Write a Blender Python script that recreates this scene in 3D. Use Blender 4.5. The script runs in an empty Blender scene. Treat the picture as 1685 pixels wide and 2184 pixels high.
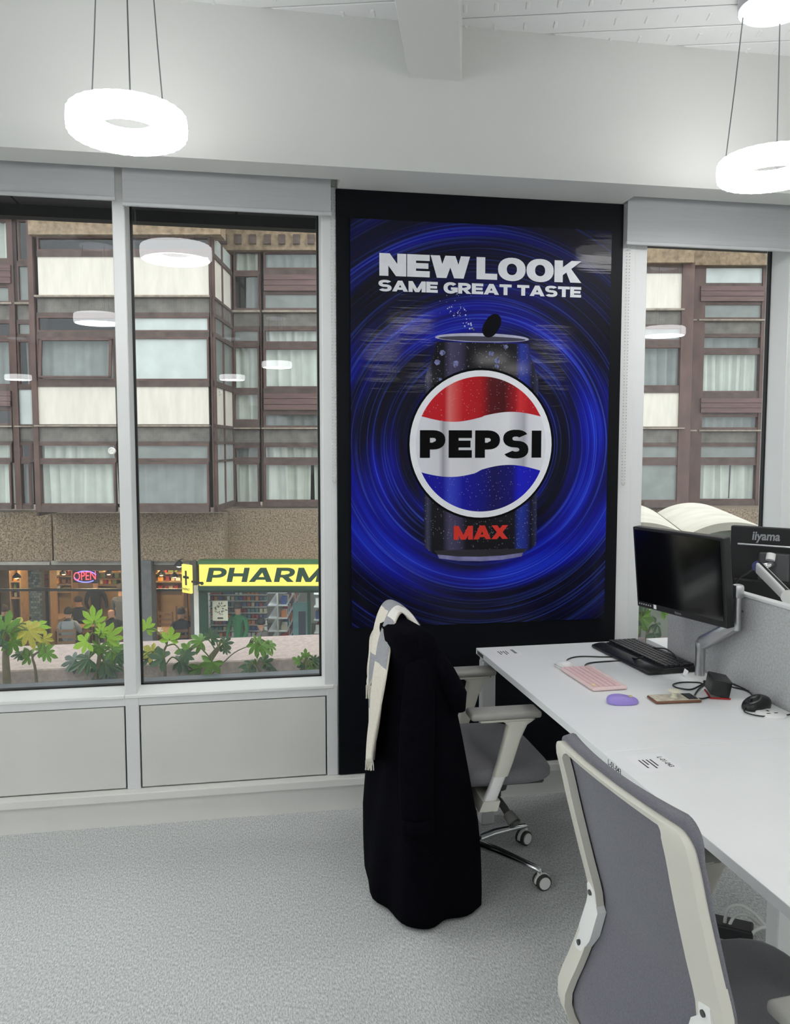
import bpy, bmesh, math, random
from mathutils import Vector, Matrix, Euler
random.seed(7)
R=math.radians; PI=math.pi
scene=bpy.context.scene
COL=scene.collection

# ------------------------------------------------------------------ camera
YAW,PITCH,FPX=10.0,4.5,1750.0
CAM=Vector((0,-3.5,1.58))
cd=bpy.data.cameras.new('camera'); cam=bpy.data.objects.new('camera',cd); COL.objects.link(cam)
cam.location=CAM; cam.rotation_euler=(R(90-PITCH),0,R(-YAW))
cd.sensor_fit='HORIZONTAL'; cd.sensor_width=36; cd.lens=36*FPX/1685; cd.clip_start=.05; cd.clip_end=200
scene.camera=cam
# ------------------------------------------------------------------ world: even overcast sky
wd=bpy.data.worlds.new('overcast'); scene.world=wd; wd.use_nodes=True
bg=wd.node_tree.nodes['Background']; bg.inputs[0].default_value=(.93,.97,1,1); bg.inputs[1].default_value=1.65
# ------------------------------------------------------------------ exposure
vs=scene.view_settings; vs.view_transform='Standard'; vs.look='None'; vs.gamma=1; vs.use_curve_mapping=False
vs.exposure=0.52
LAMP,LAMPSIDE=19.0,4.4        # radiance of the pendant rings: lower face, side wall
scene.display_settings.display_device='sRGB'
scene.cycles.use_light_tree=False; scene.cycles.max_bounces=6; scene.cycles.diffuse_bounces=3; scene.cycles.glossy_bounces=3; scene.cycles.transparent_max_bounces=12

# ------------------------------------------------------------------ helpers
def lin(c):
    return tuple(((v/12.92) if v<=.04045 else ((v+.055)/1.055)**2.4) for v in (x/255 for x in c))
MATS={}
def pm(name,rgb,rough=.5,metal=0,var=.06,vscale=6,bump=0,bscale=60,spec=.5,coat=0,emit=0,emitc=None,sheen=0,stretch=None,detail=3):
    """procedural principled material: noise-varied colour, optional noise bump"""
    if name in MATS: return MATS[name]
    m=bpy.data.materials.new(name); m.use_nodes=True; nt=m.node_tree; n=nt.nodes; L=nt.links
    b=n['Principled BSDF']; c=lin(rgb)
    b.inputs['Roughness'].default_value=rough; b.inputs['Metallic'].default_value=metal
    b.inputs['Specular IOR Level'].default_value=spec; b.inputs['Coat Weight'].default_value=coat
    b.inputs['Sheen Weight'].default_value=sheen
    tc=n.new('ShaderNodeTexCoord'); src=tc.outputs['Object']
    if stretch:
        mp=n.new('ShaderNodeMapping'); mp.inputs['Scale'].default_value=stretch; L.new(src,mp.inputs[0]); src=mp.outputs[0]
    if var>0:
        nz=n.new('ShaderNodeTexNoise'); nz.inputs['Scale'].default_value=vscale; nz.inputs['Detail'].default_value=detail; L.new(src,nz.inputs['Vector'])
        rp=n.new('ShaderNodeValToRGB'); e=rp.color_ramp.elements
        e[0].position=.3; e[1].position=.7
        e[0].color=(*[v*(1-var) for v in c],1); e[1].color=(*[min(1,v*(1+var)) for v in c],1)
        L.new(nz.outputs['Fac'],rp.inputs[0]); L.new(rp.outputs[0],b.inputs['Base Color'])
    else: b.inputs['Base Color'].default_value=(*c,1)
    if bump>0:
        nb=n.new('ShaderNodeTexNoise'); nb.inputs['Scale'].default_value=bscale; nb.inputs['Detail'].default_value=4; L.new(src,nb.inputs['Vector'])
        bp=n.new('ShaderNodeBump'); bp.inputs['Strength'].default_value=bump; bp.inputs['Distance'].default_value=.01
        L.new(nb.outputs['Fac'],bp.inputs['Height']); L.new(bp.outputs[0],b.inputs['Normal'])
    if emit>0:
        b.inputs['Emission Color'].default_value=(*lin(emitc or rgb),1); b.inputs['Emission Strength'].default_value=emit
    MATS[name]=m; return m
def glassmat(name,refl=.06,tint=(.93,.96,.95),rough=0):
    if name in MATS: return MATS[name]
    m=bpy.data.materials.new(name); m.use_nodes=True; nt=m.node_tree; n=nt.nodes; L=nt.links
    for x in list(n):
        if x.type!='OUTPUT_MATERIAL': n.remove(x)
    o=[x for x in n if x.type=='OUTPUT_MATERIAL'][0]
    t=n.new('ShaderNodeBsdfTransparent'); t.inputs[0].default_value=(*tint,1)
    g=n.new('ShaderNodeBsdfGlossy'); g.inputs['Roughness'].default_value=rough; g.inputs[0].default_value=(.95,.97,1,1)
    mx=n.new('ShaderNodeMixShader'); mx.inputs[0].default_value=refl
    L.new(t.outputs[0],mx.inputs[1]); L.new(g.outputs[0],mx.inputs[2]); L.new(mx.outputs[0],o.inputs[0])
    MATS[name]=m; return m

class B:
    """collects geometry for ONE mesh object"""
    def __init__(s): s.bm=bmesh.new()
    def box(s,c,d,bev=0,seg=2,rot=None):
        r=bmesh.ops.create_cube(s.bm,size=1.0); vs_=r['verts']
        bmesh.ops.scale(s.bm,vec=d,verts=vs_)
        if bev>0:
            es=list({e for v in vs_ for e in v.link_edges})
            q=bmesh.ops.bevel(s.bm,geom=es,offset=bev,segments=seg,profile=.5,affect='EDGES')
            seen=set(); st=[q['verts'][0]] if q['verts'] else list(vs_)
            # gather the whole island
            stack=list(q['verts']); isl=set(stack)
            while stack:
                v=stack.pop()
                for e in v.link_edges:
                    o=e.other_vert(v)
                    if o not in isl: isl.add(o); stack.append(o)
            vs_=list(isl)
        if rot is not None: bmesh.ops.rotate(s.bm,cent=(0,0,0),matrix=rot,verts=vs_)
        bmesh.ops.translate(s.bm,vec=c,verts=vs_); return s
    def bx(s,x0,x1,y0,y1,z0,z1,bev=0,seg=2):
        return s.box(((x0+x1)/2,(y0+y1)/2,(z0+z1)/2),(abs(x1-x0),abs(y1-y0),abs(z1-z0)),bev,seg)
    def face(s,pts):
        try: s.bm.faces.new([s.bm.verts.new(p) for p in pts])
        except ValueError: pass
        return s
    def ring(s,pts): return [s.bm.verts.new(p) for p in pts]
    def bridge(s,a,b,closed=True):
        n=len(a)
        for i in range(n if closed else n-1):
            j=(i+1)%n
            try: s.bm.faces.new((a[i],a[j],b[j],b[i]))
            except ValueError: pass
    def loft(s,rings,cap=True,closed=True):
        rs=[s.ring(r) for r in rings]
        for a,b in zip(rs,rs[1:]): s.bridge(a,b,closed)
        if cap and closed:
            s.bm.faces.new(list(reversed(rs[0]))); s.bm.faces.new(rs[-1])
        return s
    def tube(s,pts,r,n=8,cap=True):
        pts=[Vector(p) for p in pts]; rings=[]; up=Vector((0,0,1)); prev=None
        for i,p in enumerate(pts):
            t=(pts[min(i+1,len(pts)-1)]-pts[max(i-1,0)]).normalized()
            if prev is None:
                a=t.cross(up)
                if a.length<.05: a=t.cross(Vector((1,0,0)))
                a.normalize()
            else:
                a=prev-t*prev.dot(t)
                if a.length<1e-4: a=t.cross(up)
                a.normalize()
            prev=a; b=t.cross(a); rr=r[i] if isinstance(r,(list,tuple)) else r
            rings.append([p+(a*math.cos(k*2*PI/n)+b*math.sin(k*2*PI/n))*rr for k in range(n)])
        return s.loft(rings,cap)
    def lathe(s,prof,n=24,c=(0,0,0),cap=True):
        rings=[[(c[0]+r*math.cos(k*2*PI/n),c[1]+r*math.sin(k*2*PI/n),c[2]+z) for k in range(n)] for r,z in prof]
        return s.loft(rings,cap)
    def grid(s,f,nu,nv,two=None):
        g=[[s.bm.verts.new(f(i/nu,j/nv)) for j in range(nv+1)] for i in range(nu+1)]
        for i in range(nu):
            for j in range(nv): s.bm.faces.new((g[i][j],g[i+1][j],g[i+1][j+1],g[i][j+1]))
        return g
    def slab(s,f,g,nu,nv):
        """closed sheet between surfaces f(u,v) and g(u,v)"""
        a=s.grid(f,nu,nv); b=s.grid(g,nu,nv)
        for i in range(nu):
            s.bm.faces.new((a[i][0],b[i][0],b[i+1][0],a[i+1][0])); s.bm.faces.new((a[i][nv],a[i+1][nv],b[i+1][nv],b[i][nv]))
        for j in range(nv):
            s.bm.faces.new((a[0][j],a[0][j+1],b[0][j+1],b[0][j])); s.bm.faces.new((a[nu][j],b[nu][j],b[nu][j+1],a[nu][j+1]))
        return s
    def prism(s,pts,off):
        """extrude a polygon (3-D points) by vector off"""
        off=Vector(off); a=s.ring(pts); b=s.ring([Vector(p)+off for p in pts])
        s.bridge(a,b); s.bm.faces.new(list(reversed(a))); s.bm.faces.new(b); return s
    def mesh(s,name,smooth=False):
        bmesh.ops.recalc_face_normals(s.bm,faces=s.bm.faces)
        me=bpy.data.meshes.new(name); s.bm.to_mesh(me); s.bm.free()
        if smooth:
            for p in me.polygons: p.use_smooth=True
            if smooth is not True:
                try: me.set_sharp_from_angle(angle=R(smooth))
                except Exception: pass
        return me
    def obj(s,name,mat,parent=None,smooth=False,**k):
        me=s.mesh(name,smooth)
        me.materials.append(mat); return link(name,me,parent,**k)
def link(name,me,parent=None,label=None,cat=None,group=None,kind=None,loc=None,rz=None):
    o=bpy.data.objects.new(name,me); COL.objects.link(o)
    if parent: o.parent=parent
    if loc is not None: o.location=loc
    if rz is not None: o.rotation_euler=(0,0,rz)
    return tag(o,label,cat,group,kind)
def tag(o,label=None,cat=None,group=None,kind=None):
    if label: o['label']=label
    if cat: o['category']=cat
    if group: o['group']=group
    if kind: o['kind']=kind
    return o
def thing(name,label,cat,loc=(0,0,0),rz=0,group=None,kind=None):
    o=bpy.data.objects.new(name,None); COL.objects.link(o); o.location=loc; o.rotation_euler=(0,0,rz); o.empty_display_size=.1
    return tag(o,label,cat,group,kind)
def copytree(o,parent=None):
    c=o.copy(); COL.objects.link(c); c.parent=parent
    for ch in list(o.children): copytree(ch,c)
    return c
def text(name,s,size,mat,parent,M,offset=0,xs=1,shear=0,align='LEFT',ext=0.0006):
    cu=bpy.data.curves.new(name,'FONT'); cu.body=s; cu.size=size; cu.offset=offset; cu.shear=shear; cu.align_x=align; cu.extrude=ext; cu.resolution_u=3
    t=bpy.data.objects.new(name,cu); COL.objects.link(t); bpy.context.view_layer.update()
    dg=bpy.context.evaluated_depsgraph_get(); me=bpy.data.meshes.new_from_object(t.evaluated_get(dg))
    bpy.data.objects.remove(t); bpy.data.curves.remove(cu)
    me.transform(M@Matrix.Diagonal((xs,1,1,1))); me.materials.clear(); me.materials.append(mat)
    return link(name,me,parent)
def axes(o,x,y):
    """matrix: text x along x, text up along y, at o"""
    x=Vector(x).normalized(); y=Vector(y).normalized(); z=x.cross(y); m=Matrix.Identity(4)
    for i in range(3): m[i][0],m[i][1],m[i][2],m[i][3]=x[i],y[i],z[i],o[i]
    return m
# heavy wide display letters built from polygons (cap height 1)
def arcs(cx,cy,rx,ry,tx,ty,a0,a1,n=14,p=2.4):
    out=[]
    def pt(a,x,y):
        c,s_=math.cos(a),math.sin(a); f=lambda v:math.copysign(abs(v)**(2/p),v); return (cx+x*f(c),cy+y*f(s_))
    for i in range(n):
        a=R(a0+(a1-a0)*i/n); b=R(a0+(a1-a0)*(i+1)/n)
        out.append([pt(a,rx,ry),pt(b,rx,ry),pt(b,rx-tx,ry-ty),pt(a,rx-tx,ry-ty)])
    return out
def glyph(ch,t=.3,h=.25,W=1.0):
    q=lambda x0,x1,y0,y1:[(x0,y0),(x1,y0),(x1,y1),(x0,y1)]
    d=lambda xb,xt,tt:[(xb,0),(xb+tt,0),(xt+tt,1),(xt,1)]
    if ch=='N': w=1.0*W; return w,[q(0,t,0,1),q(w-t,w,0,1),[(0,1),(t*1.15,1),(w,0),(w-t*1.15,0)]]
    if ch=='E': w=.85*W; return w,[q(0,t,0,1),q(t,w,0,h),q(t,w*.94,.5-h*.45,.5+h*.45),q(t,w,1-h,1)]
    if ch=='L': w=.8*W; return w,[q(0,t,0,1),q(t,w,0,h)]
    if ch=='T': w=.92*W; return w,[q(w/2-t/2,w/2+t/2,0,1-h),q(0,w,1-h,1)]
    if ch=='H': w=1.0*W; return w,[q(0,t,0,1),q(w-t,w,0,1),q(t,w-t,.5-h/2,.5+h/2)]
    if ch=='I': w=t; return w,[q(0,t,0,1)]
    if ch=='W': w=1.5*W; tt=t*1.05; m=w/2; return w,[d(w*.16,0,tt),d(w*.17,m-tt*.55,tt),d(w-w*.17-tt,m-tt*.45,tt),d(w-w*.16-tt,w-tt,tt)]
    if ch=='M': w=1.25*W; tt=t*1.0; return w,[q(0,t,0,1),q(w-t,w,0,1),d(w/2-tt/2,0,tt),d(w/2-tt/2,w-tt,tt)]
    if ch=='A': w=1.15*W; tt=t*1.08; return w,[d(0,w/2-tt*.5,tt),d(w-tt,w/2-tt*.5,tt),q(w*.22,w*.78,.16,.16+h*.85)]
    if ch=='X': w=1.1*W; tt=t*1.2; return w,[d(0,w-tt,tt),d(w-tt,0,tt)]
    if ch=='Y': w=1.1*W; tt=t*1.1; return w,[q(w/2-t/2,w/2+t/2,0,.5),[(w/2-t/2,.4),(w/2+t/2,.4),(tt,1),(0,1)],[(w/2-t/2,.4),(w/2+t/2,.4),(w,1),(w-tt,1)]]
    if ch=='K': w=1.08*W; tt=t*1.15; return w,[q(0,t,0,1),[(t*.9,.3),(t*.9,.66),(w-tt*1.05,1),(w,1)],[(t*1.25,.62),(t*1.25+.2,.72),(w,0),(w-tt*1.15,0)]]
    if ch=='O': w=1.08*W; return w,arcs(w/2,.5,w/2,.53,t*1.02,h,0,360,28,2.2)
    if ch in 'C': w=1.0*W; return w,arcs(w/2,.5,w/2,.53,t*1.02,h,35,325,22,2.2)
    if ch=='G': w=1.05*W; return w,arcs(w/2,.5,w/2,.53,t*1.02,h,40,335,22,2.2)+[q(w*.52,w,.32,.55),q(w-t*.9,w,.1,.5)]
    if ch=='P': w=.92*W; return w,[q(0,t,0,1),q(t,w*.55,1-h,1),q(t,w*.55,.3,.3+h*.9)]+arcs(w*.52,.65,w*.48,.35,t*.95,h,-90,90,12,2.2)
    if ch=='R': w=.98*W; return w,[q(0,t,0,1),q(t,w*.55,1-h,1),q(t,w*.55,.32,.32+h*.85)]+arcs(w*.5,.66,w*.46,.34,t*.95,h,-90,90,12,2.2)+[[(w*.32,.38),(w*.66,.38),(w,0),(w-t*1.2,0)]]
    if ch=='S':
        w=.95*W; hb=h*.9; ry=(.53+hb/2)/2; return w,arcs(w/2,1.03-ry,w/2,ry,t*.95,hb,28,270,14,2.3)+arcs(w/2,-.03+ry,w/2,ry,t*.95,hb,90,-152,14,2.3)
    return .3,[]
def word(b,s,x0,x1,zb,height,y,t=.3,h=.25,gap=.06,space=.35,slant=0,W=1.0,place=None):
    """lay out s between x0 and x1 with base at zb"""
    gl=[]; cur=0
    for ch in s:
        if ch==' ': cur+=space; continue
        w,ps=glyph(ch,t,h,W); gl.append((cur,ps)); cur+=w+gap
    tot=cur-gap; k=(x1-x0)/tot
    i_=0
    for off,ps in gl:
        for p in ps:
            i_=(i_+1)%7; dy=-i_*4e-5
            pts=[(x0+(off+a)*k+slant*c*height, zb+c*height) for a,c in p]
            b.face([(q[0],y+dy,q[1]) for q in pts])
# exterior frame: camera-heading aligned (u right, w ahead, z up)
cy_,sy_=math.cos(R(YAW)),math.sin(R(YAW)); cp_,sp_=math.cos(R(PITCH)),math.sin(R(PITCH))
def UZ(px,py,w):
    a=(px-842.5)/FPX; b=(py-1092)/FPX; t=w/(cp_-b*sp_)
    return a*t, CAM.z+t*(-sp_-b*cp_)
def L2W(u,w,z): return Vector((CAM.x+u*cy_+w*sy_, CAM.y-u*sy_+w*cy_, z))
EXT_RZ=-R(YAW)
def smoothpath(pts,n=6):
    """Catmull-Rom through the points"""
    P=[Vector(p) for p in pts]; P=[P[0]]+P+[P[-1]]; out=[]
    for i in range(1,len(P)-2):
        for k in range(n):
            t=k/n; a,b,c,d=P[i-1],P[i],P[i+1],P[i+2]
            out.append(.5*((2*b)+(c-a)*t+(2*a-5*b+4*c-d)*t*t+(3*b-a-3*c+d)*t**3))
    out.append(P[-2]); return out
def lerp_table(tab,z):
    if z<=tab[0][0]: return tab[0][1]
    for (a,va),(b,vb) in zip(tab,tab[1:]):
        if z<=b: f=(z-a)/(b-a); f=f*f*(3-2*f)*.5+f*.5; return va+(vb-va)*f
    return tab[-1][1]

# ------------------------------------------------------------------ materials
m_wall=pm('painted_wall',(220,221,218),.75,var=.015,vscale=2,bump=.02,bscale=180)
m_frame=pm('frame_white',(222,224,224),.42,var=.015,vscale=4)
m_panelw=pm('panel_white',(216,216,212),.5,var=.03,vscale=3)
m_plinth=pm('plinth_white',(228,228,224),.5,var=.02,vscale=5)
m_blind=pm('blind_fabric',(188,190,192),.85,var=.03,vscale=5,stretch=(1,1,25))
m_black=pm('black_gasket',(14,14,16),.5,var=0)
m_ceil=pm('ceiling_metal',(236,237,237),.4,var=.01)
m_desk=pm('desk_laminate',(244,246,246),.38,var=.012,vscale=5)
m_chairw=pm('chair_shell',(216,214,203),.45,var=.02,vscale=8)
m_up=pm('chair_fabric',(112,112,121),.9,var=.12,vscale=260,bump=.25,bscale=420,sheen=.15)
m_seat=pm('seat_fabric',(122,121,126),.9,var=.08,vscale=240,bump=.2,bscale=420,sheen=.15)
m_pad=pm('arm_pad',(150,149,144),.6,var=.04,vscale=30)
m_chrome=pm('chrome',(205,206,208),.16,1,var=0)
m_alu=pm('brushed_aluminium',(190,192,194),.32,.9,var=.04,vscale=20)
m_dark=pm('dark_plastic',(26,27,29),.45,var=.05,vscale=20)
m_mech=pm('mechanism_grey',(70,71,72),.5,var=.05)
m_tyre=pm('caster_tyre',(62,62,58),.7,var=.05)
m_white=pm('white_plastic',(235,236,234),.35,var=.01)
m_glass=glassmat('window_glass',.075)
m_coat=pm('black_wool',(9,9,15),1.0,var=.25,vscale=90,bump=.3,bscale=300,sheen=0,spec=.05)
# ================================================================== ROOM SHELL
X0,X1,Y1,CZ=-3.6,5.2,-10.0,3.2
def carpet():
    m=bpy.data.materials.new('carpet'); m.use_nodes=True; nt=m.node_tree; n=nt.nodes; L=nt.links; b=n['Principled BSDF']
    b.inputs['Roughness'].default_value=.97; b.inputs['Specular IOR Level'].default_value=.15
    tc=n.new('ShaderNodeTexCoord'); 
    a=n.new('ShaderNodeTexNoise'); a.inputs['Scale'].default_value=330; a.inputs['Detail'].default_value=5; a.inputs['Roughness'].default_value=.75; L.new(tc.outputs['Object'],a.inputs['Vector'])
    mp=n.new('ShaderNodeMapping'); mp.inputs['Scale'].default_value=(150,50,1); mp.inputs['Rotation'].default_value=(0,0,.12); L.new(tc.outputs['Object'],mp.inputs[0])
    s=n.new('ShaderNodeTexNoise'); s.inputs['Scale'].default_value=1.6; s.inputs['Detail'].default_value=3; L.new(mp.outputs[0],s.inputs['Vector'])
    mx=n.new('ShaderNodeMath'); mx.operation='ADD'; L.new(a.outputs['Fac'],mx.inputs[0]); L.new(s.outputs['Fac'],mx.inputs[1])
    r=n.new('ShaderNodeValToRGB'); e=r.color_ramp.elements; e[0].position=.78; e[1].position=1.22
    dv=n.new('ShaderNodeMath'); dv.operation='MULTIPLY'; dv.inputs[1].default_value=.5; L.new(mx.outputs[0],dv.inputs[0])
    e[0].position=.38; e[1].position=.62; e[0].color=(*lin((158,162,163)),1); e[1].color=(*lin((236,238,236)),1)
    L.new(dv.outputs[0],r.inputs[0]); L.new(r.outputs[0],b.inputs['Base Color'])
    bp=n.new('ShaderNodeBump'); bp.inputs['Strength'].default_value=.5; bp.inputs['Distance'].default_value=.004; L.new(dv.outputs[0],bp.inputs['Height']); L.new(bp.outputs[0],b.inputs['Normal'])
    return m
B().bx(X0-.2,X1+.2,Y1-.2,.2,-.15,0).obj('floor',carpet(),kind='structure',label='mottled light grey office carpet')
b=B(); b.bx(X0-.2,X0,Y1,.3,0,.55).bx(X0-.2,X0,Y1,.3,2.66,3.5)
WLW=[(-1.9+.0-1.9*i,-.6-1.9*i) for i in range(5)]; ys_=[.3]+[v for a,c in WLW for v in (c,a)]+[Y1]  # openings for unseen windows, added to let daylight onto desk and floor
for c,a in zip(ys_[0::2],ys_[1::2]): b.bx(X0-.2,X0,a,c,.55,2.66)
wl=b.obj('wall_left',m_wall,kind='structure',label='white side wall out of frame, tall windows added for daylight')
for a,c in WLW:
    g=B(); g.face([(X0-.12,a,.55),(X0-.12,c,.55),(X0-.12,c,2.66),(X0-.12,a,2.66)]); g.obj('side_pane',m_glass,wl)
B().bx(X1,X1+.2,Y1,.2,0,3.5).obj('wall_right',m_wall,kind='structure',label='plain white far side wall of the office')
B().bx(X0,X1,Y1-.2,Y1,0,3.5).obj('wall_back',m_wall,kind='structure',label='plain white back wall of the office')
# wall with the windows
b=B()
b.bx(X0,-1.85,0,.3,0,3.5); b.bx(.345,1.70,.004,.3,0,3.5); b.bx(2.62,X1,0,.3,0,3.5)
b.bx(-1.85,.345,.012,.3,0,.50); b.bx(1.70,2.62,.012,.3,0,.50)
b.bx(-1.85,.345,.0,.3,2.70,3.5); b.bx(1.70,2.62,.0,.3,2.70,3.5)
wf=b.obj('wall_front',m_wall,kind='structure',label='white window wall of the office')
for x0,x1 in ((-1.80,-.529),(-.469,.312)):
    B().bx(x0+.003,x1-.003,-.006,.012,.152,.500,.0015,1).obj('panel',m_panelw,wf,label='plain white infill panel under the window')
    B().bx(x0-.001,x1+.001,.004,.0125,.150,.504).obj('shadow_gap',m_black,wf)
for x0,x1 in ((-.526,-.472),(.315,.362)):
    B().bx(x0,x1,-.009,.01,.146,.55,.002,1).obj('post',m_frame,wf)
b=B().bx(-1.85,.318,-.007,.012,.504,.541,.001,1); b.obj('transom',m_frame,wf)
# skirting with a projecting cap
b=B().bx(X0,X1,-.032,0,0,.112).bx(X0,X1,-.055,0,.112,.147,.004,2)
b.obj('baseboard_front',m_plinth,kind='structure',label='white boxed skirting with a projecting top ledge')
# bulkhead above the windows
b=B().bx(X0,X1,-.28,-.13,2.65,3.24); b.bx(X0,X1,-.13,.0,2.72,3.24); b.bx(.372,1.632,-.13,.003,2.65,2.74)
b.obj('wall_bulkhead',m_wall,kind='structure',label='deep white boxed bulkhead above the windows')
# ceiling: slab, white metal planks at an angle to the wall, boxed beam
ceil=B().bx(X0-.2,X1+.2,Y1-.2,.2,3.24,3.4).obj('ceiling',pm('ceiling_void',(52,52,54),.9),kind='structure',label='white metal plank ceiling')
AX=R(-15.7)                                   # beam heading, planks run across it
pb=B(); LP=14.0
pb.box((0,0,.0),(LP,.141,.012),.003,1)
k=int(3.2/.115)
for i in range(-k,k+1): pb.box((i*.115,.0,-.006),(.016,.054,.008),.0035,1)
pme=pb.mesh('plank'); pme.materials.append(m_ceil)
ux=Vector((math.cos(AX),math.sin(AX),0)); uy=Vector((-math.sin(AX),math.cos(AX),0))
beam0=Vector((.727,-.28,0))
for i in range(-3,78):
    c=beam0-uy*(i*.1495-.05); c.z=3.212
    o=link('plank',pme,ceil,loc=c,rz=AX)
blen=9.5
b=B(); b.box((0,-blen/2+.1,0),(.203,blen,.36),.002,1)
b.obj('ceiling_beam',m_wall,kind='structure',label='white boxed ceiling beam meeting the bulkhead',loc=(beam0.x,beam0.y,3.18),rz=AX)

# ================================================================== WINDOWS
GY=.15
def window(name,label,x0,x1,left,right,lw=.045):
    w=thing(name,label,None,kind='structure')
    b=B()
    if left: b.bx(x0-left,x0,0,GY+.03,.545,2.70,.003,1)
    if right: b.bx(x1,x1+right,0,GY+.03,.545,2.70,.003,1)
    b.bx(x0,x1,GY-.02,GY+.03,2.66,2.70)
    b.obj('frame',m_frame,w)
    B().bx(x0-left*.98 if left else x0,x1+(right*.98 if right else 0),-.012,GY,.535,.551,.003,1).obj('sill',m_white,w)
    g=B(); t=.009
    for a in ((x0,x0+t,.551,2.66),(x1-t,x1,.551,2.66)): g.bx(a[0],a[1],GY-.012,GY+.01,a[2],a[3])
    g.bx(x0,x1,GY-.012,GY+.01,.551,.558); g.bx(x0,x1,GY-.012,GY+.01,2.65,2.66)
    g.obj('gasket',m_black,w)
    b=B(); b.bm.faces.new(b.ring([(x0,GY,.551),(x1,GY,.551),(x1,GY,2.66),(x0,GY,2.66)])); b.obj('pane',m_glass,w)
    return w
window('window_1','tall fixed window cut off by the picture edge, yellow-green leaves outside',-1.80,-.529,.05,0)
window('window_2','tall fixed window between the mullion and the black poster board',-.480,.305,.049,.042)
window('window_3','tall window behind the monitors at the far side of the poster board',1.765,2.475,.06,.12)
b=B().bx(.345,.366,-.004,.05,.15,2.66,.002,1); b.obj('trim_1',m_frame,kind='structure',label='thin white strip beside the black board under the blind chain')
b=B().bx(1.640,1.708,-.004,.05,.15,2.66,.002,1); b.obj('trim_2',m_frame,kind='structure',label='white strip between the black board and the last window')
# reveal of the last window (dark rebate at its far edge)
def blind(label,x0,x1,zb,chain):
    t=thing('roller_blind',label,'blind',(0,0,0),0,'roller blinds above the windows')
    B().bx(x0+.004,x1-.004,-.048,-.044,zb+.012,2.70).obj('fabric',m_blind,t)
    B().bx(x0,x1,-.054,-.038,zb,zb+.016,.004,2).obj('bottom_bar',pm('blind_bar',(196,198,200),.5),t)
    B().tube([(x0+.005,-.085,2.695),(x1-.005,-.085,2.695)],.022,14).obj('roller',m_blind,t)
    if chain:
        xc,zl=chain; b=B(); n=90
        for s in (-1,1):
            for i in range(n):
                z=2.66-(2.66-zl)*i/n; bmesh.ops.create_icosphere(b.bm,subdivisions=1,radius=.0032,matrix=Matrix.Translation((xc+s*.007,-.016 if xc<.5 else -.012,z)))
        for i in range(7):
            a=PI*i/6; bmesh.ops.create_icosphere(b.bm,subdivisions=1,radius=.0032,matrix=Matrix.Translation((xc+math.cos(a)*.007,-.016 if xc<.5 else -.012,zl-math.sin(a)*.01)))
        b.obj('bead_chain',pm('chain_beads',(205,205,200),.4),t)
blind('grey roller blind rolled up above the window at the picture edge',-1.84,-.506,2.547,None)
blind('grey roller blind above the middle window with a long bead chain at the board',-.484,.345,2.529,(.353,1.44))
blind('grey roller blind above the window behind the monitors',1.640,2.62,2.468,(1.668,1.42))

# ================================================================== PENDANT LAMPS
m_lamp=bpy.data.materials.new('lamp_diffuser'); m_lamp.use_nodes=True
_b=m_lamp.node_tree.nodes['Principled BSDF']; _b.inputs['Base Color'].default_value=(.9,.9,.92,1); _b.inputs['Roughness'].default_value=.3
_b.inputs['Emission Color'].default_value=(1,.99,.975,1); _b.inputs['Emission Strength'].default_value=LAMPSIDE
m_lampd=m_lamp.copy(); m_lampd.name='lamp_lower_diffuser'; m_lampd.node_tree.nodes['Principled BSDF'].inputs['Emission Strength'].default_value=LAMP
m_lampdisc=pm('canopy_diffuser',(240,242,248),.4,emit=.45,emitc=(245,248,255))
m_cable=pm('lamp_cable',(120,122,126),.4,.6)
def ring_mesh(side=True):
    b=B(); n=60; ro,ri,h=.183,.079,.074
    prof=[(ro-.010,-h/2),(ro-.002,-h/2+.008),(ro,0),(ro-.002,h/2-.008),(ro-.010,h/2),(ri+.02,h/2-.012),(ri,.018),(ri,-.004)] if side else [(ro-.010,-h/2),(ri,-.004),(ri+.012,-.016),(ri+.05,-.031)]
    rings=[]
    for r,z in prof:
        rings.append([((r+(.0018 if k%2 else -.0018))*math.cos(k*2*PI/n),(r+(.0018 if k%2 else -.0018))*math.sin(k*2*PI/n),z) for k in range(n)])
    vs=[b.ring(r) for r in rings]
    if not side: vs=vs[1:]+vs[:1]
    for a,c in zip(vs,vs[1:]): b.bridge(a,c)
    me=b.mesh('diffuser_ring' if side else 'lower_diffuser'); me.materials.append(m_lamp if side else m_lampd); return me
def cable_mesh(zt,top):
    b=B()
    for a in (144,281,48):
        x,y=math.cos(R(a)),math.sin(R(a)); b=B() if False else b
        b.tube([(x*.155,y*.155,.036),(x*.150,y*.150,zt*.5),(x*top,y*top,zt)],.0022,6)
    return b
ringme=ring_mesh(); ringlow=ring_mesh(False)
cabs=[]
def cab(a,zt=.598,top=.105):
    x,y=math.cos(R(a)),math.sin(R(a)); b=B().tube([(x*.155,y*.155,.036),(x*(.155+top)/2,y*(.155+top)/2,zt*.5),(x*top,y*top,zt)],.0022,6)
    me=b.mesh('suspension_cable'); me.materials.append(m_cable); return me
cabmes=[cab(a) for a in (144,281,48)]
b=B().lathe([(.128,.564),(.128,.605),(.0,.605)],40,cap=False); canme=b.mesh('canopy',40); canme.materials.append(pm('canopy_grey',(196,196,198),.4))
b=B().lathe([(.0,.552),(.118,.552),(.126,.558),(.126,.566)],40,cap=False); dmem=b.mesh('canopy_diffuser',40); dmem.materials.append(m_lampdisc)
def pendant(x,y,label):
    t=thing('ring_pendant',label,'lamp',(x,y,2.594),0,'ring pendant lamps')
    link('diffuser_ring',ringme,t); link('lower_diffuser',ringlow,t)
    for me in cabmes: link('suspension_cable',me,t)
    link('canopy',canme,t); link('canopy_diffuser',dmem,t)
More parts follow.
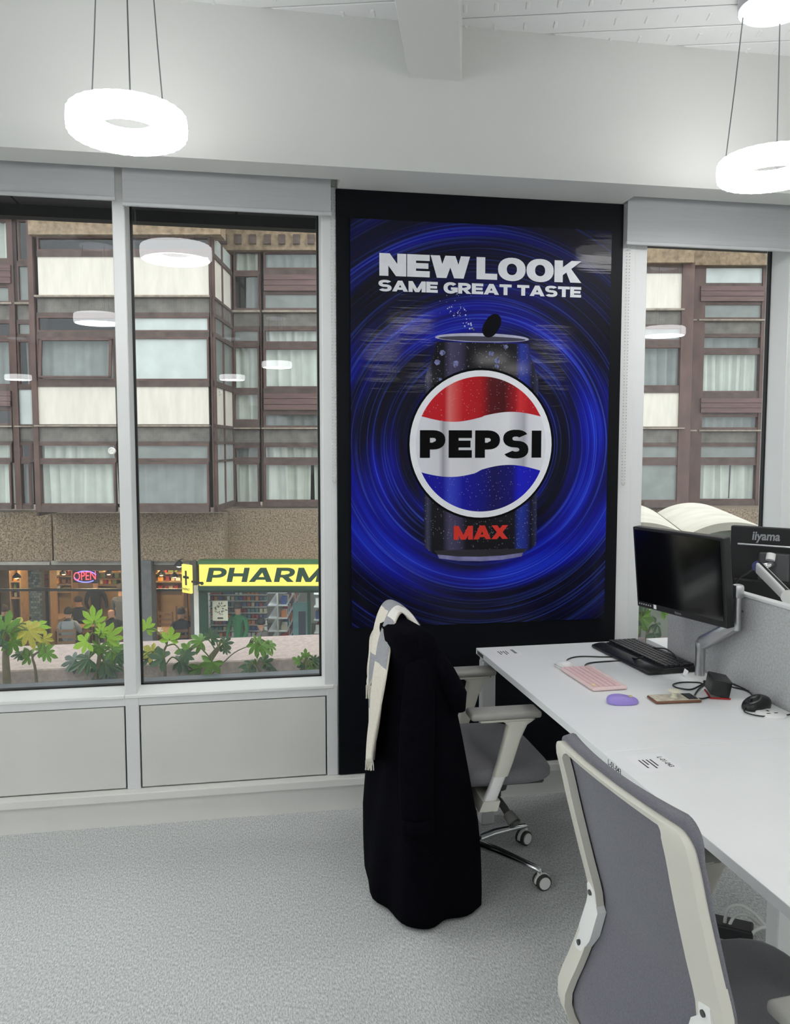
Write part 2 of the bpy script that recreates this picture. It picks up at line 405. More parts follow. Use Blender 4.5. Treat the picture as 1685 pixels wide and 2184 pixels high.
pendant(-.366,-.72,'glowing white ring pendant hanging in front of the bulkhead above the middle window')
pendant(1.885,-.70,'glowing white ring pendant cut off by the picture edge, lit ceiling canopy above it')
for i,(x,y) in enumerate(((-1.17,-3.1),(3.6,-3.0),(1.3,-3.2),(.34,-6.5),(-.24,-8.5),(-2.7,-.8),(4.2,-.8),(2.7,-5.6),(-3.1,-5.8),(2.4,-8.2),(-3.3,-9.0),(-2.7,-2.5),(1.3,-4.7),(2.9,-4.3),(4.3,-5.2),(4.1,-7.4),(-2.9,-4.2),(4.6,-2.2),(1.6,-6.4),(3.3,-6.6))):  # four appear mirrored in the glass, the rest are added for fill light
    pendant(x,y,'white ring pendant out of frame, %s of the mirrored and added fill lamps'%('first second third fourth fifth sixth seventh eighth ninth tenth eleventh twelfth thirteenth fourteenth fifteenth sixteenth seventeenth eighteenth nineteenth twentieth'.split()[i]))

# ================================================================== POSTER BOARD AND POSTER
m_board=pm('board_black',(8,11,17),.5,var=.08,vscale=3,spec=.14)
B().bx(.366,1.640,-.018,.002,.150,2.6495,.002,1).obj('display_board',m_board,label='tall black wall board behind the blue poster',cat='board')
PX,PZ=.995,1.593           # centre of the printed globe
def swirl():
    m=bpy.data.materials.new('poster_swirl'); m.use_nodes=True; nt=m.node_tree; n=nt.nodes; L=nt.links; b=n['Principled BSDF']
    b.inputs['Roughness'].default_value=.5; b.inputs['Specular IOR Level'].default_value=.12; b.inputs['Coat Weight'].default_value=.18; b.inputs['Coat Roughness'].default_value=.07
    tc=n.new('ShaderNodeTexCoord'); sp=n.new('ShaderNodeSeparateXYZ'); L.new(tc.outputs['Object'],sp.inputs[0])
    def M(op,a,bb=None,c=None):
        k=n.new('ShaderNodeMath'); k.operation=op
        for i,v in enumerate((a,bb,c)):
            if v is None: continue
            if isinstance(v,(int,float)): k.inputs[i].default_value=v
            else: L.new(v,k.inputs[i])
        return k.outputs[0]
    dx=M('SUBTRACT',sp.outputs[0],PX); dz=M('SUBTRACT',sp.outputs[2],PZ)
    r=M('SQRT',M('ADD',M('MULTIPLY',dx,dx),M('MULTIPLY',dz,dz)))
    ux=M('DIVIDE',dx,r); uz=M('DIVIDE',dz,r)
    def noise(scale_r,ang,detail,seed):
        cb=n.new('ShaderNodeCombineXYZ'); L.new(M('MULTIPLY',r,scale_r),cb.inputs[0]); L.new(M('MULTIPLY_ADD',ux,ang,seed),cb.inputs[1]); L.new(M('MULTIPLY',uz,ang),cb.inputs[2])
        t=n.new('ShaderNodeTexNoise'); t.inputs['Scale'].default_value=1; t.inputs['Detail'].default_value=detail; L.new(cb.outputs[0],t.inputs['Vector']); return t.outputs['Fac']
    big=noise(7,.75,1,3.3); mid=noise(34,.8,2,8.1); fine=noise(120,.55,3,17.7)
    # broad tone: blue band around the globe, dark towards the corners
    tone=n.new('ShaderNodeValToRGB'); L.new(r,tone.inputs[0]); e=tone.color_ramp.elements
    e[0].position=.30; e[0].color=(.62,)*3+(1,); e[1].position=1.05; e[1].color=(.28,)*3+(1,)
    for p,v in ((.38,.50),(.455,.42),(.53,.62),(.62,.66),(.72,.44),(.82,.34)):
        x=e.new(p); x.color=(v,v,v,1)
    t=M('ADD',M('ADD',M('MULTIPLY',M('SUBTRACT',big,.5),1.5),M('MULTIPLY',M('SUBTRACT',mid,.5),.75)),tone.outputs[0])
    ramp=n.new('ShaderNodeValToRGB'); L.new(t,ramp.inputs[0]); e=ramp.color_ramp.elements
    e[0].position=.16; e[0].color=(.0008,.0008,.006,1); e[1].position=.95; e[1].color=(.005,.024,.52,1)
    for p,c in ((.36,(.001,.001,.02,1)),(.54,(.0012,.002,.10,1)),(.74,(.002,.004,.28,1))): x=e.new(p); x.color=c
    ln=n.new('ShaderNodeValToRGB'); L.new(fine,ln.inputs[0]); e=ln.color_ramp.elements
    e[0].position=.55; e[0].color=(0,0,0,1); e[1].position=.68; e[1].color=(1,1,1,1)
    mx=n.new('ShaderNodeMix'); mx.data_type='RGBA'; L.new(M('MULTIPLY',ln.outputs[0],M('MULTIPLY',t,.6)),mx.inputs[0]); L.new(ramp.outputs[0],mx.inputs[6]); mx.inputs[7].default_value=(.06,.14,.85,1)
    L.new(mx.outputs[2],b.inputs['Base Color'])
    mp=n.new('ShaderNodeMapping'); mp.inputs['Scale'].default_value=(1.2,1,22); L.new(tc.outputs['Object'],mp.inputs[0])
    nb=n.new('ShaderNodeTexNoise'); nb.inputs['Scale'].default_value=1; nb.inputs['Detail'].default_value=4; L.new(mp.outputs[0],nb.inputs['Vector'])
    bp=n.new('ShaderNodeBump'); bp.inputs['Strength'].default_value=.11; bp.inputs['Distance'].default_value=.01; L.new(nb.outputs['Fac'],bp.inputs['Height']); L.new(bp.outputs[0],b.inputs['Coat Normal'])
    return m
poster=thing('poster','large blue swirl poster with a printed cola can and NEW LOOK headline','poster',(1.0,-.018,.80))
def pp(b,name,mat,**k):
    b.bm.transform(Matrix.Translation((-1.0,.018,-.80))) ; return b.obj(name,mat,poster,**k)
_sw=swirl()
# object coords must equal room coords for the ring centre: shift centre to poster space
b=B().bx(.4225,1.5795,-.031,-.0185,.802,2.529); o=pp(b,'backing_sheet',_sw)
_t=[x for x in _sw.node_tree.nodes if x.type=='MATH' and x.operation=='SUBTRACT'][:2]
_t[0].inputs[1].default_value=PX-1.0; _t[1].inputs[1].default_value=PZ-.80
y0=-.0313
m_ink=pm('print_white',(230,232,238),.5,var=.03,vscale=30,spec=.2)
b=B(); word(b,'NEW LOOK',.545,1.441,2.299,.093,y0,t=.36,h=.27,gap=.035,space=.24,W=1.08); pp(b,'headline',m_ink,label='white headline NEW LOOK')
b=B(); word(b,'SAME GREAT TASTE',.541,1.441,2.236,.045,y0,t=.32,h=.26,gap=.04,space=.42,W=1.08); pp(b,'tagline',m_ink,label='white line SAME GREAT TASTE')
# the can
def canmat(name,stops,drops=.5):
    m=bpy.data.materials.new(name); m.use_nodes=True; nt=m.node_tree; n=nt.nodes; L=nt.links; b=n['Principled BSDF']
    b.inputs['Roughness'].default_value=.5; b.inputs['Specular IOR Level'].default_value=.12; b.inputs['Coat Weight'].default_value=.25; b.inputs['Coat Roughness'].default_value=.07
    tc=n.new('ShaderNodeTexCoord'); sp=n.new('ShaderNodeSeparateXYZ'); L.new(tc.outputs['Object'],sp.inputs[0])
    mr=n.new('ShaderNodeMapRange'); mr.inputs[1].default_value=-.26; mr.inputs[2].default_value=.26; L.new(sp.outputs[0],mr.inputs[0])
    rp=n.new('ShaderNodeValToRGB'); L.new(mr.outputs[0],rp.inputs[0]); e=rp.color_ramp.elements
    e[0].position=stops[0][0]; e[0].color=(*lin(stops[0][1]),1); e[1].position=stops[-1][0]; e[1].color=(*lin(stops[-1][1]),1)
    for p,c in stops[1:-1]: x=e.new(p); x.color=(*lin(c),1)
    out=rp.outputs[0]
    for sc,th in ((110,.14),(60,.08)):
        v=n.new('ShaderNodeTexVoronoi'); v.feature='F1'; v.inputs['Scale'].default_value=sc; L.new(tc.outputs['Object'],v.inputs['Vector'])
        r2=n.new('ShaderNodeValToRGB'); e=r2.color_ramp.elements; e[0].position=th; e[0].color=(1,1,1,1); e[1].position=th+.12; e[1].color=(0,0,0,1); L.new(v.outputs['Distance'],r2.inputs[0])
        sepc=n.new('ShaderNodeSeparateColor'); L.new(v.outputs['Color'],sepc.inputs[0])
        gt=n.new('ShaderNodeMath'); gt.operation='GREATER_THAN'; gt.inputs[1].default_value=1-drops*.5; L.new(sepc.outputs[0],gt.inputs[0])
        f=n.new('ShaderNodeMath'); f.operation='MULTIPLY'; L.new(gt.outputs[0],f.inputs[0]); L.new(r2.outputs[0],f.inputs[1])
        f2=n.new('ShaderNodeMath'); f2.operation='MULTIPLY'; f2.inputs[1].default_value=.35; L.new(f.outputs[0],f2.inputs[0])
        mx=n.new('ShaderNodeMix'); mx.data_type='RGBA'; L.new(f2.outputs[0],mx.inputs[0]); L.new(out,mx.inputs[6]); mx.inputs[7].default_value=(.5,.5,.6,1); out=mx.outputs[2]
    L.new(out,b.inputs['Base Color']); return m
m_can=canmat('can_print',[(0,(18,18,30)),(.03,(60,62,90)),(.07,(12,12,22)),(.16,(14,14,24)),(.22,(70,66,96)),(.30,(58,54,84)),(.36,(12,11,22)),(.55,(4,4,10)),(.78,(8,8,22)),(.83,(30,52,150)),(.88,(24,40,130)),(.93,(8,8,20)),(.975,(40,44,80)),(1,(16,16,30))],.8)
b=B(); out=[(-.205,2.030),(-.212,1.99),(-.235,1.93),(-.253,1.88),(-.256,1.83),(-.256,1.17),(-.25,1.145),(-.225,1.125),(-.2,1.112)]
L_=[(PX+.0005+x,y0,z) for x,z in out]; R_=[(PX+.0005-x,y0,z) for x,z in out]
for i in range(len(out)-1): b.face([L_[i],R_[i],R_[i+1],L_[i+1]])
pp(b,'can_body',m_can,label='dark wet drink can printed on the poster')
m_rim=pm('print_rim',(172,174,200),.35,var=.2,vscale=25,coat=.3)
b=B(); b.bm.faces.new(b.ring([(PX+.21*math.cos(k*PI/20),y0-.0003,2.049+(.022 if k<=20 else .016)*math.sin(k*PI/20)) for k in range(40)])); pp(b,'can_rim',m_rim)
b=B(); b.bm.faces.new(b.ring([(PX+.195*math.cos(k*PI/20),y0-.0005,2.047+.011*math.sin(k*PI/20)) for k in range(40)])); pp(b,'can_top',pm('print_can_top',(38,38,62),.35))
b=B(); b.face([(PX-.2,y0-.0003,1.124),(PX+.2,y0-.0003,1.124),(PX+.188,y0-.0003,1.097),(PX+.1,y0-.0003,1.084),(PX,y0-.0003,1.080),(PX-.1,y0-.0003,1.084),(PX-.188,y0-.0003,1.097)]); pp(b,'can_foot',pm('print_foot',(116,114,160),.35,var=.35,vscale=20))
b=B(); b.face([(PX-.21,y0-.0005,1.132),(PX+.21,y0-.0005,1.132),(PX+.196,y0-.0005,1.114),(PX+.1,y0-.0005,1.103),(PX,y0-.0005,1.1),(PX-.1,y0-.0005,1.103),(PX-.196,y0-.0005,1.114)]); pp(b,'can_shoulder',pm('print_shoulder',(12,11,26),.35))
b=B(); ca,sa=math.cos(R(32)),math.sin(R(32)); pts=[]
for k in range(24):
    a=k*2*PI/24; x=.034*math.cos(a); z=.055*math.copysign(abs(math.sin(a))**.8,math.sin(a)); pts.append((1.036+x*ca+z*sa,y0-.0008,2.104-x*sa+z*ca))
b.bm.faces.new(b.ring(pts)); pp(b,'can_tab',pm('print_tab',(10,10,18),.6,spec=.1))
def disc(b,r0,r1,y,n=64,a0=0,a1=360):
    for k in range(n):
        a=R(a0+(a1-a0)*k/n); c=R(a0+(a1-a0)*(k+1)/n)
        if r0>0: b.face([(PX+r0*math.cos(a),y,PZ+r0*math.sin(a)),(PX+r1*math.cos(a),y,PZ+r1*math.sin(a)),(PX+r1*math.cos(c),y,PZ+r1*math.sin(c)),(PX+r0*math.cos(c),y,PZ+r0*math.sin(c))])
        else: b.face([(PX,y,PZ),(PX+r1*math.cos(a),y,PZ+r1*math.sin(a)),(PX+r1*math.cos(c),y,PZ+r1*math.sin(c))])
b=B(); disc(b,.318,.330,y0-.0008); pp(b,'globe_outline',pm('print_black',(5,5,9),.6,spec=.08))
b=B(); disc(b,.293,.320,y0-.0011); pp(b,'globe_border',m_ink)
m_wband=canmat('globe_white',[(0,(214,216,224)),(.12,(206,208,214)),(.16,(150,150,160)),(.22,(216,216,222)),(.42,(206,207,212)),(.5,(214,215,221)),(.72,(222,223,228)),(.86,(165,165,178)),(.9,(212,212,220)),(1,(220,222,228))],.25)
b=B(); disc(b,0,.294,y0-.0009); pp(b,'globe_field',m_wband)
def wave(x,zl,zr,zd,zu):
    return None
def capshape(top):
    # boundary curve across the globe, then the circle above / below
    b=B(); n=48; r=.2935
    def zb(x):
        u=(x+.27)/.54
        return (1.714+ .0015*u -.024*math.sin(PI*min(u/.52,1))*(u<.52)+.020*math.sin(PI*max(0,(u-.5)/.5))*(u>.5)) if top else (1.473+.005*u-.022*math.sin(PI*min(u/.5,1))*(u<.5)+.027*math.sin(PI*max(0,(u-.45)/.55))*(u>.45))
    pts=[]
    for k in range(n+1):
        x=-.268+.536*k/n; z=zb(x); zc=PZ+(1 if top else -1)*math.sqrt(max(0,r*r-x*x)); pts.append((x,z,zc))
    for a,c in zip(pts,pts[1:]): b.face([(PX+a[0],y0-.0012,a[1]),(PX+c[0],y0-.0012,c[1]),(PX+c[0],y0-.0012,c[2]),(PX+a[0],y0-.0012,a[2])])
    return b
m_red=canmat('globe_red',[(0,(190,24,36)),(.17,(186,22,34)),(.21,(214,112,110)),(.27,(206,70,72)),(.33,(186,22,32)),(.47,(168,18,28)),(.56,(84,10,18)),(.68,(70,8,16)),(.78,(150,18,28)),(.82,(206,44,52)),(.9,(180,22,34)),(1,(192,24,36))],.55)
m_blu=canmat('globe_blue',[(0,(10,10,150)),(.16,(12,12,150)),(.21,(50,66,190)),(.27,(40,52,180)),(.33,(8,8,150)),(.5,(6,6,120)),(.6,(5,5,80)),(.76,(6,6,110)),(.82,(16,20,190)),(1,(10,10,170))],.45)
pp(capshape(True),'globe_red_cap',m_red); pp(capshape(False),'globe_blue_cap',m_blu)
m_pk=pm('print_ink_black',(6,6,8),.6,spec=.08)
b=B(); word(b,'PEPSI',.720,1.267,1.535,.119,y0-.0016,t=.37,h=.28,gap=.12,W=1.02); pp(b,'brand_name',m_pk,label='black brand lettering on the globe')
b=B(); word(b,'MAX',.872,1.119,1.177,.061,y0-.0012,t=.32,h=.22,gap=.03); pp(b,'variant_name',pm('print_orange_red',(206,54,44),.5,spec=.15),label='red lettering MAX')
rr=random.Random(3)
b=B()
for i in range(70):
    d=rr.random()**1.3; ang=R(128+rr.gauss(0,16)); x=.955+math.cos(ang)*d*.2; z=2.085+math.sin(ang)*d*.19; q=rr.choice((.0012,.0018,.0025,.004))*(1-.4*d)
    b.face([(x+q*math.cos(k*PI/3),y0-.0006,z+q*math.sin(k*PI/3)) for k in range(6)])
pp(b,'splash_drops',pm('print_drops',(190,200,235),.35),kind='stuff')
b=B()
for x,z,s in ((.818,1.985,.016),(.795,1.945,.014),(.878,1.94,.02),(1.062,1.955,.016),(.81,1.87,.012),(1.035,1.985,.016),(1.1,2.015,.013),(1.06,1.93,.012)):
    b.face([(x+s*rr.uniform(.6,1.1)*math.cos(k*PI/3+.3),y0-.0006,z+s*rr.uniform(.6,1.1)*math.sin(k*PI/3+.3)) for k in range(6)])
pp(b,'ice_chips',pm('print_ice',(86,92,140),.25,var=.8,vscale=90),kind='stuff')
# ================================================================== EXTERIOR: OVERHANG AND PARAPET OF OUR OWN BUILDING
m_soff=pm('soffit_dark',(58,58,58),.6,var=.06,vscale=3)
m_pebble=pm('pebbledash',(132,116,98),.95,var=.7,vscale=34,bump=.9,bscale=40,detail=6)
m_brown=pm('brown_frame',(92,70,64),.7,var=.28,vscale=5,stretch=(1,1,.4),detail=5)
m_browna=pm('brown_rail',(86,72,66),.75,var=.35,vscale=5,detail=5)
ov=thing('overhang','dark grey panelled overhang outside above the windows',None,kind='structure')
for i in range(-6,11):
    x0=-.62+i*.565; B().bx(x0+.006,x0+.559,.32,1.22,2.86,2.9).obj('soffit_panel',m_soff,ov)
B().bx(X0-.2,X1+.2,.3,1.3,2.9,3.5).obj('slab',pm('slab_black',(20,20,22),.7),ov)
B().bx(X0-.2,X1+.2,1.22,1.3,2.80,2.9).obj('drip_edge',pm('drip_black',(10,10,12),.6),ov)
m_par=pm('pink_concrete',(212,192,184),.9,var=.16,vscale=45,bump=.3,bscale=70,detail=6)
m_parf=pm('dark_aggregate',(96,84,80),.9,var=.7,vscale=75,bump=.5,bscale=70,detail=5)
par=thing('parapet','pale pink aggregate parapet outside behind the planted trough',None,kind='structure')
B().bx(X0,1.05,.42,.91,.50,.566,.006,1).obj('coping',m_par,par)
B().bx(X0,1.05,.43,.88,-3.4,.50).obj('parapet_wall',m_parf,par)
B().bx(X0,X1,.30,.43,-3.4,.40).obj('trough_soil',pm('soil',(72,66,62),.95,var=.5,vscale=30,bump=.8,bscale=50),par)
B().bx(X0,X1,.17,.31,.50,.535).obj('outer_sill',pm('outer_sill_grey',(112,118,126),.4,var=.1,vscale=8),par)
B().bx(1.05,X1,.42,.8,-3.4,.50).obj('parapet_wall',m_parf,par)
B().box((0,30,-3.5),(120,70,.2)).obj('street_ground',pm('street_paving',(120,118,114),.9,var=.2,vscale=2),label='grey paved street level below',kind='structure')

# ================================================================== OPPOSITE BUILDING
bld=thing('apartment_building','weathered brown-framed apartment block across the street with white panels and curtained windows','building',L2W(0,0,0),EXT_RZ)
m_whitep=pm('white_panel',(216,209,197),.75,var=.07,vscale=3,stretch=(3,1,.6),detail=6)
m_ledge=pm('ledge_pale',(150,138,124),.8,var=.3,vscale=8)
def mosaic():
    m=pm('mosaic_band',(98,94,88),.8,var=.5,vscale=5,detail=6); n=m.node_tree.nodes; L=m.node_tree.links
    b=n['Principled BSDF']; br=n.new('ShaderNodeTexBrick'); br.offset=0; br.inputs['Scale'].default_value=1; br.inputs['Brick Width'].default_value=.028; br.inputs['Row Height'].default_value=.028; br.inputs['Mortar Size'].default_value=.004
    tc=n.new('ShaderNodeTexCoord'); mp=n.new('ShaderNodeMapping'); mp.inputs['Rotation'].default_value=(R(90),0,0); L.new(tc.outputs['Object'],mp.inputs[0]); L.new(mp.outputs[0],br.inputs['Vector'])
    rp=[x for x in n if x.type=='VALTORGB'][0]; mx=n.new('ShaderNodeMix'); mx.data_type='RGBA'
    mul=n.new('ShaderNodeMath'); mul.operation='MULTIPLY'; mul.inputs[1].default_value=.5; L.new(br.outputs['Fac'],mul.inputs[0]); L.new(mul.outputs[0],mx.inputs[0]); L.new(rp.outputs[0],mx.inputs[6]); mx.inputs[7].default_value=(*lin((150,146,140)),1); L.new(mx.outputs[2],b.inputs['Base Color']); return m
m_mos=mosaic()
m_wood=pm('wood_cladding',(104,80,76),.7,var=.22,vscale=4,stretch=(.5,1,6),detail=5)
m_curt=pm('curtain_cloth',(214,214,206),.95,var=.08,vscale=4)
m_curtd=pm('curtain_grey',(150,152,150),.95,var=.12,vscale=4)
m_frost=pm('frosted_glass',(186,194,190),.3,var=.12,vscale=2,spec=.6)
m_frostd=pm('frosted_glass_grey',(120,126,122),.3,var=.15,vscale=3,spec=.6)
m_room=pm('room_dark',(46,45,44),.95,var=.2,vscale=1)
m_fglass=glassmat('facade_glass',.05,(.86,.9,.88),.02)
def cell(name,mat,x0,x1,y0,y1,w,th=.08,proud=0,parent=None,**k):
    u0,z1=UZ(x0,y0,w); u1,z0=UZ(x1,y1,w)
    return B().bx(u0,u1,w-proud,w+th,z0,z1).obj(name,mat,parent or bld,**k)
crnd=random.Random(11)
def curtain(b,u0,u1,z0,z1,w,amp=.05,waves=None,gapc=None):
    n=int(max(8,(u1-u0)*22)); ph=crnd.random()*6; nv=5; k=2*PI*(waves or 4.2)
    f1,f2=crnd.uniform(.7,1.3),crnd.uniform(1.7,2.6)
    def f(s,t):
        u=u0+(u1-u0)*s; sw=.04*math.sin(s*7+ph)*(1-t)
        if gapc: # parted: sides draw away from the gap lower down
            u+= (.06*(1-t))*(1 if u>gapc else -1)
        return (u+sw*.5,w+amp*1.8*(math.sin(u*k*f1+ph)*.6+math.sin(u*k*f2+2*ph)*.4),z0+(z1-z0)*t)
    b.grid(f,n,nv)
def win(x0,x1,y0,y1,w,kind='curtain',fr=3.5,tilt=0):
    u0,z1=UZ(x0,y0,w); u1,z0=UZ(x1,y1,w); t=fr*w/FPX
    b=B(); d0,d1=w-.03,w+.07
    b.bx(u0,u0+t,d0,d1,z0,z1); b.bx(u1-t,u1,d0,d1,z0,z1); b.bx(u0+t,u1-t,d0,d1,z0,z0+t); b.bx(u0+t,u1-t,d0,d1,z1-t,z1)
    f=b.obj('window_frame',m_brown,bld)
    if tilt:   # top hung casement, bottom swung out: build the sash as a tilted sub-part
        s=B(); dz=(z1-z0-2*t)
        s.bx(u0+t*1.6,u0+t*3,-.03,.02,-dz,0); s.bx(u1-t*3,u1-t*1.6,-.03,.02,-dz,0); s.bx(u0+t*1.6,u1-t*1.6,-.03,.02,-dz,-dz+t); s.bx(u0+t*1.6,u1-t*1.6,-.03,.02,-t,0)
        so=s.obj('open_sash',m_brown,f); so.location=(0,w-.03,z1-t); so.rotation_euler=(R(-tilt),0,0)
        g=B(); g.face([(u0+t*2,0,-dz+t*.5),(u1-t*2,0,-dz+t*.5),(u1-t*2,0,-t*.5),(u0+t*2,0,-t*.5)]); go=g.obj('pane',m_fglass,f); go.location=so.location; go.rotation_euler=so.rotation_euler
    elif kind in('frost','frostd'):
        g=B(); g.bx(u0+t,u1-t,w+.01,w+.02,z0+t,z1-t); g.obj('pane',m_frost if kind=='frost' else m_frostd,f); return f
    else:
        g=B(); g.face([(u0+t*.5,w+.015,z0+t*.5),(u1-t*.5,w+.015,z0+t*.5),(u1-t*.5,w+.015,z1-t*.5),(u0+t*.5,w+.015,z1-t*.5)]); g.obj('pane',m_fglass,f)
    if kind in('curtain','sheer','parted'):
        c=B()
        if kind=='parted':
            m=(u0+u1)/2+.03; curtain(c,u0+t*.6,m-.02,z0+t*.5,z1-t*.4,w+.16); curtain(c,m+.05,u1-t*.6,z0+t*.5,z1-t*.4,w+.16)
        else: curtain(c,u0+t*.6,u1-t*.6,z0+t*.5,z1-t*.4,w+.16,.05 if kind=='curtain' else .025)
        c.obj('curtain',m_curt if kind!='sheer' else m_curtd,f,True)
    elif kind=='half':
        c=B(); curtain(c,u0+(u1-u0)*.4,u1-t*.6,z0+t*.5,z1-t*.4,w+.2); c.obj('curtain',m_curtd,f,True)
    return f
def column(x0,x1,w,rows,ytop,ybot):
    y=ytop
    for r in rows:
        kind,a,c=r[0],r[1],r[2]
        if a>y: cell('rail',m_browna,x0,x1,y,a,w,.1,.03)
        if kind=='white': cell('white_panel',m_whitep,x0+1,x1-1,a,c,w,.06,.005)
        elif kind=='pale': cell('pale_panel',m_frost,x0+1,x1-1,a,c,w,.06)
        elif kind=='ledge': cell('ledge',m_ledge,x0-2,x1+2,a,c,w,.1,.10)
        elif kind=='mosaic': cell('mosaic_band',m_mos,x0,x1,a,c,w,.1,.0)
        elif kind=='wood':
            n=3
            for i in range(n): cell('plank',m_wood,x0+2,x1,a+(c-a)*i/n+.5,a+(c-a)*(i+1)/n-.4,w,.06,.10)
            cell('rail',m_browna,x0,x1,a,c,w,.08,.0)
        else: win(x0,x1,a,c,w,kind,*(r[3:]))
        y=c
    if ybot>y: cell('rail',m_browna,x0,x1,y,ybot,w,.1,.05)
def post(x0,x1,w,y0=440,y1=1092,pr=.06): cell('post',m_brown,x0,x1,y0,y1,w,.12,pr)
WB,WL,WM,WB2,WR=16.5,17.4,18.3,18.05,19.5
TOP,SILL=500,1092
bayL=[('dark',505,536),('white',548,631),('ledge',631,635),('mosaic',637,667),('dark',675,708),('sheer',719,812,4,7),('white',825,905),('ledge',907,910),('mosaic',912,941),('curtain',947,981),('curtain',986,1078,4)]
bayR=[('dark',505,536),('white',548,631),('ledge',631,635),('mosaic',637,667),('frost',675,708),('frost',719,812,4),('white',825,905),('ledge',907,910),('mosaic',912,941),('frostd',947,981),('sheer',986,1078,4)]
column(79,249,WB,bayL,TOP,SILL); column(262,447,WB,bayR,TOP,SILL)
for a,c in ((68,79),(249,262),(447,457)): post(a,c,WB)
lefta=[('curtain',470,555),('wood',567,606),('frostd',610,646),('ledge',646,650),('mosaic',652,682),('dark',687,719),('half',725,823,4),('wood',834,867),('dark',872,906),('ledge',908,911),('mosaic',913,941),('curtain',946,980),('curtain',986,1077,4)]
leftb=[('dark',470,557),('frostd',565,644),('ledge',646,650),('mosaic',652,682),('frostd',688,716),('half',726,823),('pale',831,905),('ledge',908,911),('mosaic',913,941),('dark',946,978),('sheer',986,1077)]
column(-80,27,WL,lefta,460,1086); column(37,68,WL,leftb,460,1086); post(27,37,WL,460,1086)
mida=[('curtain',536,581),('half',586,661),('ledge',663,667),('mosaic',669,696),('frostd',703,731),('curtain',738,831),('curtain',838,898),('ledge',912,915),('mosaic',917,944),('sheer',952,979),('curtain',987,1074)]
midb=[('sheer',538,575),('wood',587,622),('frostd',625,661),('ledge',663,667),('mosaic',669,696),('curtain',702,732),('curtain',741,828,4),('wood',839,875),('sheer',881,911),('ledge',912,915),('mosaic',917,944),('curtain',950,979),('parted',988,1070,4)]
column(498,554,WM,mida,533,1080); column(562,760,WM,midb,533,1080); post(554,562,WM,533,1080)
# the same facade carried on beside and between the parts in view
for a,c in ((-270,-88),(-460,-278),(-650,-468),(-840,-658)): column(a,c,WL,lefta,460,1086); post(c,c+8,WL,460,1086)
for a,c in ((768,926),(934,1092),(1100,1242)): column(a,c,WM,midb,533,1080); post(a-8,a,WM,533,1080)
post(1242,1250,WM,533,1080)
# return wall of the bay (seen end-on): z rows shared with the bay
uA,uB=UZ(457,800,WB)[0],UZ(496,800,WM)[0]
def zrow(y): return UZ(450,y,WB)[1]
def ret(name,mat,w0,w1,y0,y1,off=0,parent=None):
    f=lambda w:uA+(uB-uA)*(w-WB)/(WM-WB)+off
    b=B(); z1,z0=zrow(y0),zrow(y1)
    b.prism([(f(w0),w0,z0),(f(w1),w1,z0),(f(w1),w1,z1),(f(w0),w0,z1)],(-.06,0,0)); return b.obj(name,mat,parent or bld)
wm_=WB+.85
for a,c,mt,nm in ((500,538,m_frost,'side_pane'),(548,631,m_whitep,'white_panel'),(675,708,m_frostd,'side_pane'),(719,812,m_frostd,'side_pane'),(825,905,m_whitep,'white_panel'),(947,981,m_curtd,'side_pane'),(986,1078,m_frost,'side_pane')):
    ret(nm,mt,WB+.12,wm_-.05,a,c); ret(nm,mt,wm_+.05,WM-.08,a,c)
ret('mosaic_band',m_mos,WB,WM,637,667); ret('mosaic_band',m_mos,WB,WM,912,941)
for a,c in ((631,637),(667,675),(708,719),(812,825),(905,912),(941,947),(981,986),(1078,1092),(538,548)): ret('rail',m_browna,WB,WM,a,c,.03)
for w0,w1 in ((wm_-.05,wm_+.05),(WB,WB+.12),(WM-.08,WM)): ret('post',m_brown,w0,w1,500,1092,.02)
# second bay and wing seen through the last window
bay2=[('white',583,658),('ledge',659,663),('mosaic',665,692),('frostd',698,728),('half',738,826,4),('white',838,910),('ledge',912,915),('mosaic',917,944),('frostd',949,979),('frostd',988,1070,4)]
column(1250,1455,WB2,bay2,560,1082); post(1455,1466,WB2,560,1082)
ra=[('pale',574,604),('frostd',612,681),('ledge',682,685),('mosaic',688,712),('dark',718,742),('frost',748,838),('frost',846,913),('ledge',917,920),('mosaic',922,944),('frostd',950,975),('frost',985,1065)]
rb=[('pale',572,604),('wood',611,644),('frostd',647,681),('ledge',682,685),('mosaic',688,712),('sheer',716,746),('curtain',752,838,4),('wood',849,881),('sheer',886,915),('ledge',917,920),('mosaic',922,944),('frostd',949,979),('parted',988,1068,4)]
rc=[('pale',572,604),('wood',611,644),('frostd',647,681),('ledge',682,685),('mosaic',688,712),('sheer',716,746),('curtain',752,838,4),('wood',849,881),('sheer',886,915),('ledge',917,920),('mosaic',922,944),('frostd',949,979),('curtain',988,1068,4)]
column(1466,1481,WR,ra,565,1078); column(1490,1626,WR,rb,565,1078); column(1634,1800,WR,rc,565,1078); post(1481,1490,WR,565,1078); post(1626,1634,WR,565,1078)
for a,c in ((1808,1980),(1988,2160)): column(a,c,WR,rc,565,1078); post(a-8,a,WR,565,1078)
b=B(); u=UZ(1466,800,WB2)[0]; b.prism([(u,WB2,.2),(u,WR,.2),(u,WR,6),(u,WB2,6)],(-.05,0,0)); b.obj('return_wall',m_browna,bld)
b=B(); u=UZ(68,800,WB)[0]; b.prism([(u,WB,.2),(u,WL,.2),(u,WL,6),(u,WB,6)],(.05,0,0)); b.obj('return_wall',m_browna,bld)
